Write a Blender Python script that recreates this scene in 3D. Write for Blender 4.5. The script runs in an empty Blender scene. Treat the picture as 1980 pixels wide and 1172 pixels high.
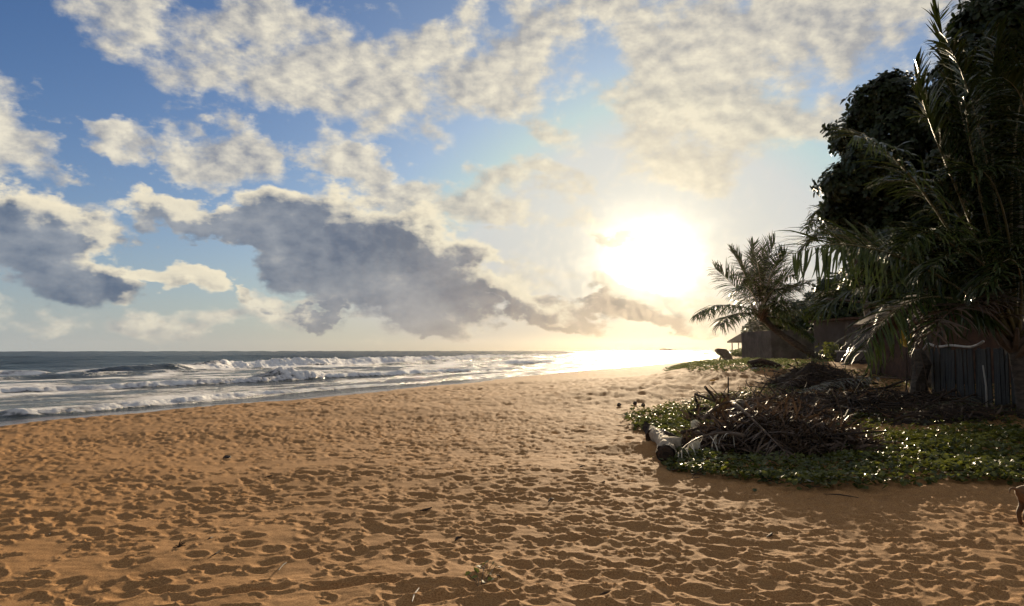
import bpy, math, random
import numpy as np
from mathutils import Vector, Matrix
R = math.radians
SC = bpy.context.scene
rng = np.random.default_rng(7)
random.seed(7)
# ------------------------------------------------------------ camera
F, PW, PH = 1350.0, 1980.0, 1172.0
CAMZ = 1.6
TILT = math.atan(89.0 / F)
cam = bpy.data.cameras.new('camera'); cam.sensor_width = 36; cam.lens = 36 * F / PW
cam.clip_start = .05; cam.clip_end = 6000
co = bpy.data.objects.new('camera', cam); SC.collection.objects.link(co)
co.location = (0, 0, CAMZ); co.rotation_euler = (math.pi / 2 + TILT, 0, 0); SC.camera = co
ct, st = math.cos(TILT), math.sin(TILT)
def ray(px, py):
    x, yc = (px - PW / 2) / F, (PH / 2 - py) / F
    return np.array([x, ct - yc * st, st + yc * ct])
def at(px, py, Y):                       # point seen at a pixel of the photograph, Y metres ahead
    d = ray(px, py); return np.array([0, 0, CAMZ]) + d * (Y / d[1])
def ae(px, py):
    d = ray(px, py); d = d / np.linalg.norm(d)
    return math.atan2(d[0], d[1]), math.asin(d[2])
# ------------------------------------------------------------ exposure, sampling
SC.view_settings.view_transform = 'Standard'; SC.view_settings.look = 'None'
SC.view_settings.exposure = 1.0; SC.view_settings.gamma = 1; SC.view_settings.use_curve_mapping = False
SC.render.engine = 'CYCLES'
cy = SC.cycles
cy.use_denoising = True
try: cy.denoiser = 'OPENIMAGEDENOISE'; cy.denoising_input_passes = 'RGB_ALBEDO_NORMAL'
except Exception: pass
cy.use_adaptive_sampling = True; cy.adaptive_threshold = .012; cy.adaptive_min_samples = 10
cy.max_bounces = 5; cy.diffuse_bounces = 2; cy.glossy_bounces = 2; cy.transmission_bounces = 3
cy.transparent_max_bounces = 6; cy.volume_bounces = 0; cy.sample_clamp_indirect = 4; cy.caustics_reflective = False
# ------------------------------------------------------------ node shorthand
class S:
    """a socket with arithmetic"""
    def __init__(s, t, k): s.t, s.k = t, k
    def m(s, op, b=None, c=None):
        n = s.t.nodes.new('ShaderNodeMath'); n.operation = op
        for i, v in enumerate((s, b, c)):
            if v is None: continue
            if isinstance(v, S): s.t.links.new(v.k, n.inputs[i])
            else: n.inputs[i].default_value = v
        return S(s.t, n.outputs[0])
    def __add__(s, b): return s.m('ADD', b)
    def __sub__(s, b): return s.m('SUBTRACT', b)
    def __mul__(s, b): return s.m('MULTIPLY', b)
    def __truediv__(s, b): return s.m('DIVIDE', b)
    def max(s, b): return s.m('MAXIMUM', b)
    def min(s, b): return s.m('MINIMUM', b)
    def exp(s): return s.m('EXPONENT')
    def clamp(s): return s.m('MINIMUM', 1.0).m('MAXIMUM', 0.0)
    def sm(s, a, b, lo=0.0, hi=1.0):
        n = s.t.nodes.new('ShaderNodeMapRange'); n.interpolation_type = 'SMOOTHSTEP'
        s.t.links.new(s.k, n.inputs[0])
        for i, v in enumerate((a, b, lo, hi)): n.inputs[i + 1].default_value = v
        return S(s.t, n.outputs[0])
def vec(t, x, y, z=0.0):
    n = t.nodes.new('ShaderNodeCombineXYZ')
    for i, v in enumerate((x, y, z)):
        if isinstance(v, S): t.links.new(v.k, n.inputs[i])
        else: n.inputs[i].default_value = v
    return S(t, n.outputs[0])
def sep(v):
    n = v.t.nodes.new('ShaderNodeSeparateXYZ'); v.t.links.new(v.k, n.inputs[0]); return [S(v.t, o) for o in n.outputs]
def noise(v, scale, detail=4, rough=.5, dist=0.0, color=False):
    n = v.t.nodes.new('ShaderNodeTexNoise'); v.t.links.new(v.k, n.inputs['Vector'])
    n.inputs['Scale'].default_value = scale; n.inputs['Detail'].default_value = detail
    n.inputs['Roughness'].default_value = rough; n.inputs['Distortion'].default_value = dist
    return S(v.t, n.outputs['Color' if color else 'Fac'])
def mix(t, f, a, b, mode='MIX'):
    n = t.nodes.new('ShaderNodeMix'); n.data_type = 'RGBA'; n.blend_type = mode
    if mode == 'MIX': n.clamp_factor = True
    for k, v in ((0, f), (6, a), (7, b)):
        if isinstance(v, S): t.links.new(v.k, n.inputs[k])
        elif k == 0: n.inputs[0].default_value = v
        else: n.inputs[k].default_value = (*v, 1)
    return S(t, n.outputs[2])
# ------------------------------------------------------------ world: sky with clouds
SUN_AZ, SUN_EL = ae(1255, 466)
GLOW = ae(1258, 503)
w = bpy.data.worlds.new('World'); SC.world = w; w.use_nodes = True
T = w.node_tree; T.nodes.clear()
SKY = 0.10
tc = T.nodes.new('ShaderNodeTexCoord')
D = S(T, tc.outputs['Generated']); dx, dy, dz = sep(D)
az = dx.m('ARCTAN2', dy); el = dz.m('ARCSINE')
sky = T.nodes.new('ShaderNodeTexSky'); sky.sky_type = 'NISHITA'; sky.sun_disc = False
sky.sun_elevation = SUN_EL; sky.sun_rotation = SUN_AZ; sky.air_density = 1.0; sky.dust_density = 1.0; sky.ozone_density = 1.6
skyc = S(T, sky.outputs[0])
skyc = mix(T, 1.0, skyc, (SKY * .35, SKY * .62, SKY * 1.08), 'MULTIPLY')
skyc = mix(T, 1.0, skyc, (.55, .62, .70), 'DARKEN')
def K(r, g, b, k=1.0): return tuple(((c / 255.) ** 2.2) * k for c in (r, g, b))
sx, sy_, sz = math.sin(SUN_AZ) * math.cos(SUN_EL), math.cos(SUN_AZ) * math.cos(SUN_EL), math.sin(SUN_EL)
dn = T.nodes.new('ShaderNodeVectorMath'); dn.operation = 'DOT_PRODUCT'; T.links.new(D.k, dn.inputs[0]); dn.inputs[1].default_value = (sx, sy_, sz)
gv = (math.sin(GLOW[0]) * math.cos(GLOW[1]), math.cos(GLOW[0]) * math.cos(GLOW[1]), math.sin(GLOW[1]))
dn.inputs[1].default_value = gv
ang = S(T, dn.outputs['Value']).min(1.0).max(-1.0).m('ARCCOSINE')          # angle to the sun, radians
near = (ang * -3.2).exp()                                                   # broad warm circumsolar light
wx, wy, wz = sep(noise(vec(T, az, el * 1.6), 10.0, 6, .56, color=True))
pa, pe = az + (wx - .5) * .26, el + (wy - .5) * .13                          # ragged cloud edges
FRAME = {}
for rot in (0, -12, -24):                                                   # frames along which the clouds stretch
    c_, s_ = math.cos(R(rot)), math.sin(R(rot))
    FRAME[rot] = vec(T, pa * c_ + pe * s_, pe * c_ - pa * s_, 0.0)
def blobs(lst, FR=None):
    out = None; FR = FR or FRAME
    for (px, py, rx, ry, rot, s) in lst:
        rot = min(FR, key=lambda k: abs(k - rot)); c_, s_ = math.cos(R(rot)), math.sin(R(rot))
        c = ae(px, py); u, v = c[0] * c_ + c[1] * s_, c[1] * c_ - c[0] * s_
        kx = math.cos(c[0]); ux, uy = rx * 1.36 / F * kx * kx, ry * 1.36 / F * kx
        n = T.nodes.new('ShaderNodeVectorMath'); n.operation = 'MULTIPLY_ADD'; T.links.new(FR[rot].k, n.inputs[0])
        n.inputs[1].default_value = (1 / ux, 1 / uy, 0); n.inputs[2].default_value = (-u / ux, -v / uy, 0)
        d = T.nodes.new('ShaderNodeVectorMath'); d.operation = 'DOT_PRODUCT'
        T.links.new(n.outputs[0], d.inputs[0]); T.links.new(n.outputs[0], d.inputs[1])
        b = S(T, d.outputs['Value']).m('MULTIPLY_ADD', -s, s)
        out = b.max(0.0) if out is None else out.max(b)
    return out
WHITE = [  # photo px, py, radius x, y, rotation, strength
    (520, 100, 420, 120, -8, .80), (800, 150, 380, 95, -6, .86), (360, 30, 200, 40, 0, .6), (1010, 70, 200, 100, 30, .8),
    (1380, 130, 300, 190, 0, 1.0), (1560, 40, 330, 140, 0, 1.05), (1420, 300, 190, 60, 10, .70), (1150, 10, 330, 50, 0, .7),
    (25, 270, 110, 95, -15, .95), (240, 255, 80, 34, 0, .85), (440, 295, 150, 52, -14, .9), (690, 325, 130, 44, -8, .92),
    (870, 372, 230, 44, 3, .88), (1065, 340, 110, 34, -8, .86), (560, 350, 190, 26, -8, .66), (1050, 405, 190, 22, -4, .62),
    (900, 425, 90, 16, -10, .62), (1310, 320, 110, 16, 0, .6), (110, 395, 120, 30, -6, .60), (860, 555, 85, 34, -14, .95), (530, 570, 60, 30, -35, .75),
    (1010, 535, 90, 34, -10, .7), (1200, 440, 55, 20, 5, .62), (200, 618, 330, 28, 0, .60), (520, 604, 240, 24, 0, .56), (1160, 620, 220, 24, 0, .62), (1000, 235, 90, 26, -15, .55),
    (-500, 200, 260, 160, 10, .8), (2700, 150, 420, 200, 0, .9), (-900, -300, 500, 300, 0, .7), (900, -500, 700, 260, 0, .8), (2300, -400, 500, 250, 0, .8)]
DARK = [
    (105, 478, 190, 92, -22, 1.0), (10, 420, 120, 52, -20, .9), (370, 408, 150, 44, -14, .92), (400, 440, 150, 24, -14, .74), (715, 495, 220, 116, -10, 1.12), (800, 530, 165, 92, -24, 1.12),
    (640, 440, 190, 50, -8, .95), (830, 560, 140, 48, -8, 1.0), (960, 550, 90, 34, -22, .82), (1060, 600, 130, 30, -12, .85), (335, 535, 80, 20, -12, .66), (470, 560, 50, 13, -28, .66), (610, 605, 66, 13, -12, .7),
    (1220, 590, 110, 40, -4, .92), (1300, 615, 90, 20, 0, .7), (1130, 545, 60, 26, 0, .66), (845, 643, 40, 8, 0, .62), (1205, 443, 36, 14, 0, .6), (-420, 430, 220, 70, 0, .8), (2600, 470, 240, 60, 0, .7), (1400, 600, 80, 12, 0, .55)]
white, dark = blobs(WHITE), blobs(DARK)
white = white.max((dy * -1.0).sm(-.25, .15) * .55).max(el.sm(.55, .75) * .55)      # broken deck added overhead and behind, out of view, to lift the ambient light
def shape(a, e):
    return noise(vec(T, a, e * 1.5), 12.5, 9, .58) - .5
n0 = noise(vec(T, az, el * 1.8), 5.5, 5, .5) - .5                              # slow wandering of tone
n1 = shape(az, el)
ta, te = (az * -1.0) + SUN_AZ, (el * -1.0) + SUN_EL + .03
tl = (ta * ta + te * te + 0.0004).m('SQRT')
n2 = shape(az + ta / tl * .016, el + te / tl * .016 + .006)                        # the same, a little nearer the sun
SHIFT = {}
for rot in (0, -12, -24):                                                   # the dark banks again, shifted so that their sunward tops stand out
    c_, s_ = math.cos(R(rot)), math.sin(R(rot)); ox, oy = pa + .020, pe + .026
    SHIFT[rot] = vec(T, ox * c_ + oy * s_, oy * c_ - ox * s_, 0.0)
dark2 = blobs(DARK, SHIFT)
dw = (white + n1 * 2.2 + n0 * 1.3).sm(.28, .80)
dd = (dark + n1 * 1.7).sm(.27, .58)
warm = (ang * -4.2).exp()
# clear air gets paler and warmer low down and towards the sun
low = (el.max(0.0) * -8.0).exp()
base = mix(T, low * .85, skyc, mix(T, (ang * -2.2).exp().clamp(), K(174, 186, 198), K(226, 204, 164)))
base = mix(T, (ang * -5.0).exp() * .85, base, K(244, 234, 208))
emb = n1 - n2                                                               # light from the sun's side of each lump
litw = (emb * 3.9 + n0 * 1.2 - dw * .30 + .76).clamp()
cw = mix(T, litw, K(136, 142, 154), K(238, 229, 207))
cw = mix(T, warm, cw, K(250, 234, 200))
base = mix(T, dw * .92, base, cw)
thick = (dark + n1 * 1.0).sm(.34, .74)
rimd = ((dark2 + n2 * 1.7).sm(.05, .66) * -1.0 + 1.0)                        # little cloud between here and the sun
litd = (rimd * .95 + emb * 1.0 + (thick * -.22 + .10)).clamp()
body = mix(T, (n0 * 2.6 + emb * 2.2 + .42).clamp(), K(80, 99, 126), K(156, 162, 170))
body = mix(T, (ang * -5.0).exp(), body, K(196, 176, 148))
cd = mix(T, litd, body, K(244, 232, 204))
base = mix(T, dd * .96, base, cd)
veil = (el.max(0.0) * -26.0).exp()
base = mix(T, veil * .60, base, mix(T, (ang * -1.9).exp().clamp(), K(166, 178, 180), K(200, 162, 108)))
# aureole of the sun, seen through thin cloud
ga = ang * (n1 * -.9 + 1.0)
g1 = (ga / .047).m('POWER', 2.1); g1 = (g1 * -1.0).exp() * 3.2
g2 = (ang * -17.0).exp() * .70
glow = (g1 + g2) * (dd * -.72 + 1.0)
allc = mix(T, 1.0, base, vec(T, glow, glow * .86, glow * .60), 'ADD')
bg = T.nodes.new('ShaderNodeBackground'); T.links.new(allc.k, bg.inputs[0]); bg.inputs[1].default_value = .50
wo = T.nodes.new('ShaderNodeOutputWorld'); T.links.new(bg.outputs[0], wo.inputs[0])
w.cycles.sampling_method = 'MANUAL'; w.cycles.sample_map_resolution = 512
# ------------------------------------------------------------ sun
sl = bpy.data.lights.new('sun', 'SUN'); sl.energy = 5.0; sl.angle = R(.6); sl.color = (1.0, .80, .54)
so = bpy.data.objects.new('sun', sl); SC.collection.objects.link(so)
so.rotation_euler = Vector((sx, sy_, sz)).to_track_quat('Z', 'Y').to_euler(); so.location = (20, 60, 30)
# ------------------------------------------------------------ numeric noise
def perlin(x, y, seed=0):
    x = np.asarray(x, np.float64); y = np.asarray(y, np.float64)
    xi = np.floor(x).astype(np.int64); yi = np.floor(y).astype(np.int64); xf = x - xi; yf = y - yi
    def g(ix, iy):
        h = (ix * 374761393 + iy * 668265263 + seed * 974711) & 0xffffffff
        h = ((h ^ (h >> 13)) * 1274126177) & 0xffffffff; h = h ^ (h >> 16)
        return (h & 0xffff) / 65535.0 * 2 * np.pi
    u = xf * xf * xf * (xf * (xf * 6 - 15) + 10); v = yf * yf * yf * (yf * (yf * 6 - 15) + 10)
    def d(ix, iy, fx, fy):
        a = g(ix, iy); return np.cos(a) * fx + np.sin(a) * fy
    a = d(xi, yi, xf, yf); b = d(xi + 1, yi, xf - 1, yf); c = d(xi, yi + 1, xf, yf - 1); e = d(xi + 1, yi + 1, xf - 1, yf - 1)
    return ((a + (b - a) * u) * (1 - v) + (c + (e - c) * u) * v) * 1.5
def fbm(x, y, o=4, seed=0, gain=.5):
    s = 0; a = 1.0
    for k in range(o):
        s = s + a * perlin(x * 2 ** k + 13.7 * k, y * 2 ** k - 7.3 * k, seed + k); a *= gain
    return s
def sm(x, a, b):
    t = np.clip((np.asarray(x, float) - a) / (b - a), 0, 1); return t * t * (3 - 2 * t)
# ------------------------------------------------------------ the lie of the land
NX, NY = -.917, .3989                     # pointing out to sea, across the shoreline
SEA = -1.4
def offshore(x, y): return x * NX + y * NY - 28.6
def along(x, y): return x * NY - y * NX
def ground(x, y):
    x = np.asarray(x, float); y = np.asarray(y, float)
    L = -offshore(x, y) + .7 * np.sin(along(x, y) * .11) + .35 * np.sin(along(x, y) * .31 + 1)
    z = np.interp(L, [-80, -6, -2, 0, 3, 9, 17, 27, 400], [-3.2, -1.9, -1.43, -1.31, -1.08, -.62, -.24, 0, .6])
    k = 6 * sm(y, 50, 110)
    z = z + .85 * sm(L, 16 - k, 24 - k) * sm(y, 19, 36)                       # the low dune under the trees
    z = z + .16 * sm(L, 29.5, 33) * sm(y, 7, 10)
    z = z + .05 * fbm(x * .25, y * .25, 2, 5)
    return z
def gp(px, py):                           # where a pixel of the photograph meets the ground
    d = ray(px, py); lo, hi = 2.0, 400.0
    ts = np.linspace(2, 300, 3000); P = np.array([0, 0, CAMZ]) + d[None] * ts[:, None]
    below = np.nonzero(P[:, 2] < ground(P[:, 0], P[:, 1]))[0]
    return P[below[0]] if len(below) else P[-1]
def gz(x, y): return float(ground(x, y))
# ------------------------------------------------------------ mesh and material helpers
def mesh_np(name, V, Fq, smooth=False, attrs=None):
    V = np.asarray(V, np.float32); me = bpy.data.meshes.new(name)
    me.vertices.add(len(V)); me.vertices.foreach_set('co', V.ravel())
    Fs = Fq if isinstance(Fq, list) else [Fq]
    Fs = [np.asarray(f, np.int32) for f in Fs if len(f)]
    nl = sum(f.size for f in Fs); nf = sum(len(f) for f in Fs)
    me.loops.add(nl); me.polygons.add(nf)
    me.loops.foreach_set('vertex_index', np.concatenate([f.ravel() for f in Fs]))
    tot = np.concatenate([np.full(len(f), f.shape[1], np.int32) for f in Fs])
    me.polygons.foreach_set('loop_start', np.concatenate([[0], np.cumsum(tot)[:-1]]).astype(np.int32))
    try: me.polygons.foreach_set('loop_total', tot)
    except Exception: pass
    me.polygons.foreach_set('use_smooth', np.full(nf, smooth))
    for k, a in (attrs or {}).items():
        at_ = me.attributes.new(k, 'FLOAT', 'POINT'); at_.data.foreach_set('value', np.asarray(a, np.float32))
    me.update(calc_edges=True); me.validate(); return me
def link(name, me, mat=None, parent=None):
    o = bpy.data.objects.new(name, me)
    if mat is not None and me is not None and not me.materials: me.materials.append(mat)
    SC.collection.objects.link(o)
    if parent is not None: o.parent = parent
    return o
def tag(o, label=None, cat=None, group=None, kind=None):
    for k, v in (('label', label), ('category', cat), ('group', group), ('kind', kind)):
        if v: o[k] = v
    return o
def empty(name, loc, label, cat, group=None, rz=0):
    o = bpy.data.objects.new(name, None); SC.collection.objects.link(o); o.location = loc; o.rotation_euler = (0, 0, rz)
    o.empty_display_size = .2
    return tag(o, label, cat, group)
def new_mat(name):
    m = bpy.data.materials.new(name); m.use_nodes = True; t = m.node_tree
    b = t.nodes['Principled BSDF']; return m, t, b
def coords(t, kind='Object'):
    n = t.nodes.new('ShaderNodeTexCoord'); return S(t, n.outputs[kind])
def attr(t, name):
    n = t.nodes.new('ShaderNodeAttribute'); n.attribute_name = name; return S(t, n.outputs['Fac'])
def put(b, k, v):
    if isinstance(v, S): v.t.links.new(v.k, b.inputs[k])
    else: b.inputs[k].default_value = (*v, 1) if isinstance(v, tuple) else v
def bump(t, h, dist=.02, strength=1.0):
    n = t.nodes.new('ShaderNodeBump'); n.inputs['Distance'].default_value = dist; n.inputs['Strength'].default_value = strength
    t.links.new(h.k, n.inputs['Height']); return S(t, n.outputs[0])
def material(name, c1, c2, scale=4.0, rough=.8, bmp=.01, bscale=None, stretch=(1, 1, 1), spec=.3, transl=0.0, rnd=False):
    """base colour wandering between two tones with fine relief; optional light through thin leaves"""
    m, t, b = new_mat(name); v = coords(t)
    mp = t.nodes.new('ShaderNodeMapping'); mp.inputs['Scale'].default_value = stretch; t.links.new(v.k, mp.inputs[0]); v = S(t, mp.outputs[0])
    f = noise(v, scale, 6, .6).sm(.3, .7)
    if rnd: f = (f * .4 + attr(t, 'rnd') * .8).clamp()
    c = mix(t, f, c1, c2); put(b, 'Base Color', c); put(b, 'Roughness', rough); put(b, 'Specular IOR Level', spec)
    if bmp: put(b, 'Normal', bump(t, noise(v, bscale or scale * 4, 5, .65), bmp))
    if transl:
        tr = t.nodes.new('ShaderNodeBsdfTranslucent'); t.links.new(mix(t, .5, c, c2).k, tr.inputs[0])
        ms = t.nodes.new('ShaderNodeMixShader'); ms.inputs[0].default_value = transl
        t.links.new(b.outputs[0], ms.inputs[1]); t.links.new(tr.outputs[0], ms.inputs[2])
        t.links.new(ms.outputs[0], t.nodes['Material Output'].inputs[0])
    return m
def grid_faces(nr, nc, wrap=False):
    i = np.arange(nr - 1)[:, None] * nc; j = np.arange(nc - 1)[None]
    a = (i + j).ravel(); return np.stack([a, a + nc, a + nc + 1, a + 1], 1)[:, ::-1]
def rows(r0, r1, h, ppx, cap):
    """radii whose spacing shrinks with foreshortening"""
    out = [r0]
    while out[-1] < r1:
        r = out[-1]; out.append(r + max(r * r / (h * 698) / ppx if r * r / (h * 698) / ppx < cap(r) else cap(r), .009))
    return np.array(out)
# ------------------------------------------------------------ the beach: one sheet with trodden sand
def build_beach():
    rr = rows(1.3, 1110, 1.6, 1.6, lambda r: .0132 * max(r, 4) if r < 45 else .03 * r)
    rr = np.concatenate([[.02, .6], rr])
    fine = np.arange(-39.5, 39.51, .1)
    th = np.concatenate([np.arange(-180, -40, 2.8), fine, np.arange(42, 180.1, 2.8)]); th[-1] = 180
    tr = R(1) * th
    X = rr[:, None] * np.sin(tr)[None]; Y = rr[:, None] * np.cos(tr)[None]
    base = ground(X, Y)
    L = -offshore(X, Y)
    dry = sm(L + .35 * perlin(X * .8, Y * .8, 9), 1.5, 2.4)
    rise = base * 0
    h = .012 * fbm(X * .9, Y * .9, 3, 3) + .006 * perlin(X * 4.5, Y * 4.5, 8) + .003 * perlin(X * 14, Y * 14, 18)
    h = h * np.exp(-rr / 150)[:, None]
    # footprints and hollows, nearest sector only
    rmax = 46
    ir = np.searchsorted(rr, rmax)
    A = np.radians(fine); a0 = np.searchsorted(th, -39.5)
    n = 54000
    r = np.sqrt(rng.uniform(3.2 ** 2, rmax ** 2, n)); r[:13000] = np.sqrt(rng.uniform(3.2 ** 2, 19 ** 2, 13000))
    t = rng.uniform(-R(42.5), R(42.5), n); x, y = r * np.sin(t), r * np.cos(t)
    dens = .54 + .16 * sm(y, 10, 16) + .42 * perlin(x * .23, y * .23, 31) + .32 * sm(x / np.maximum(y, 1), -.15, .32)
    keep = (rng.uniform(0, 1, n) < np.clip(dens, .10, 1)) & (-offshore(x, y) > .8)
    x, y = x[keep], y[keep]
    loose = np.clip(dens[keep], 0, 1)
    m = len(x)
    a = rng.lognormal(np.log(.083), .28, m); b = a * rng.uniform(.5, .95, m)
    rot = np.where(rng.uniform(0, 1, m) < .55, math.atan2(NY, NX) + rng.normal(0, .5, m), rng.uniform(0, np.pi, m))
    dep = a * rng.uniform(.15, .30, m)
    far_ = np.maximum(np.hypot(x, y) / 15, 1) ** .75; a = a * far_; b = b * far_; dep = dep * far_ * (1 + .35 * sm(y, 9, 15))    # only the broad hollows still read farther off
    # long scuffs and dragged steps
    for k in range(70):
        q = rng.integers(0, m); a[q] *= rng.uniform(1.7, 3.0); b[q] = .085 * rng.uniform(.8, 1.5); dep[q] = .045
        rot[q] = rng.normal(.25, .35)
    for (px, py, la, lb, an, de) in ((655, 1135, .24, .10, .28, .07), (495, 1142, .30, .09, .32, .06), (800, 1142, .26, .12, .2, .05), (840, 1165, .3, .1, .4, .06), (1530, 1155, .2, .15, 0, .07)):
        g = gp(px, py); x = np.append(x, g[0]); y = np.append(y, g[1]); a = np.append(a, la); b = np.append(b, lb)
        rot = np.append(rot, an); dep = np.append(dep, de); loose = np.append(loose, .2)
    # paired heel and toe for some
    pick = rng.uniform(0, 1, len(x)) < .28
    hx = x[pick] + np.cos(rot[pick]) * a[pick] * 1.35; hy = y[pick] + np.sin(rot[pick]) * a[pick] * 1.35
    x = np.concatenate([x, hx]); y = np.concatenate([y, hy]); a = np.concatenate([a, a[pick] * .72]); b = np.concatenate([b, b[pick] * .8])
    rot = np.concatenate([rot, rot[pick]]); dep = np.concatenate([dep, dep[pick] * .85]); loose = np.concatenate([loose, loose[pick]])
    rim = .007 + .008 * rng.uniform(0, 1, len(x))
    ph = rng.uniform(0, 6.28, (2, len(x))); am = rng.uniform(.02, .10, (2, len(x)))
    P = np.stack([x, y, np.cos(rot), np.sin(rot), a, b, dep, rim, ph[0], ph[1], am[0], am[1]], 1)
    for (x0, y0, c, s, aa, bb, dd_, rm, p2, p3, m2, m3) in P:
        r0 = math.hypot(x0, y0); t0 = math.atan2(x0, y0); e = max(aa, bb) * 1.75
        i0, i1 = np.searchsorted(rr, (r0 - e, r0 + e)); dt = e / r0
        j0, j1 = np.searchsorted(A, (t0 - dt, t0 + dt))
        if i1 - i0 < 1 or j1 - j0 < 1: continue
        sl_ = (slice(i0, i1), slice(a0 + j0, a0 + j1))
        u = X[sl_] - x0; v = Y[sl_] - y0
        p = (u * c + v * s) / aa; q = (v * c - u * s) / bb
        fi = np.arctan2(q, p)
        q2 = (p * p + q * q) * (1 + m2 * np.cos(2 * fi + p2) + m3 * np.cos(3 * fi + p3))
        q1 = np.sqrt(q2)
        hh = h[sl_]
        lift = rm * np.exp(-((q1 - 1.18) / .27) ** 2) * (.55 + .45 * np.cos(fi - p2)) * 1.2
        bowl = -dd_ + (dd_ + rm * .6) * np.minimum(q2, 3.0) ** .85
        h[sl_] = np.where(q1 < 1.15, np.minimum(hh, bowl * .78 + np.minimum(hh, .012) * .22), hh + lift * np.clip((.018 - hh) / .018, 0, 1) * np.clip(1 + hh / .01, 0, 1))
    far = np.exp(-((rr - 0) / 130.)) * sm(rr, 13, 30)
    h = h + far[:, None] * .085 * np.minimum(perlin(X * 2.6, Y * 2.0, 77) * .8 + perlin(X * 1.5 + 5, Y * 1.0, 78) * .7, .12)
    # soft mounds beside the log, and the heap of pushed sand in front of it
    for (px, py, rad, ht) in ((1185, 868, .55, .07), (1235, 850, .6, .07), (1262, 868, .4, .08), (950, 800, 1.5, .05), (1700, 705, 3, .15)):
        g = gp(px, py); h = h + ht * np.exp(-((X - g[0]) ** 2 + (Y - g[1]) ** 2) / rad ** 2)
    Z = base + h * dry
    V = np.stack([X, Y, Z], 2).reshape(-1, 3)
    me = mesh_np('beach', V, grid_faces(len(rr), len(th)), True, {'wet': (1 - dry).ravel()})
    m_, t_, b_ = new_mat('sand'); v = coords(t_)
    n1_ = noise(v, 95, 2, .8); n2_ = noise(v, 1.6, 5, .6); n3_ = noise(v, 60, 3, .6); n4_ = noise(v, .35, 3, .5)
    c = mix(t_, n2_.sm(.3, .7), (.375, .202, .082), (.295, .154, .060))
    c = mix(t_, n4_.sm(.35, .7) * .5, c, (.36, .19, .076))
    c = mix(t_, n1_.sm(.48, .66) * .8, c, (.17, .09, .038)); c = mix(t_, n1_.sm(.5, .32) * .7, c, (.50, .30, .14))
    wet = attr(t_, 'wet')
    c = mix(t_, wet * .85, c, (.13, .085, .055)); put(b_, 'Base Color', c)
    put(b_, 'Roughness', wet.m('MULTIPLY_ADD', -.80, .92)); put(b_, 'Specular IOR Level', wet.m('MULTIPLY_ADD', .50, .045))
    put(b_, 'Normal', bump(t_, n3_ * .5 + n1_ * .5, .006, .8))
    return tag(link('beach', me, m_), 'orange sand beach covered in footprints', kind='structure')
build_beach()
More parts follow.
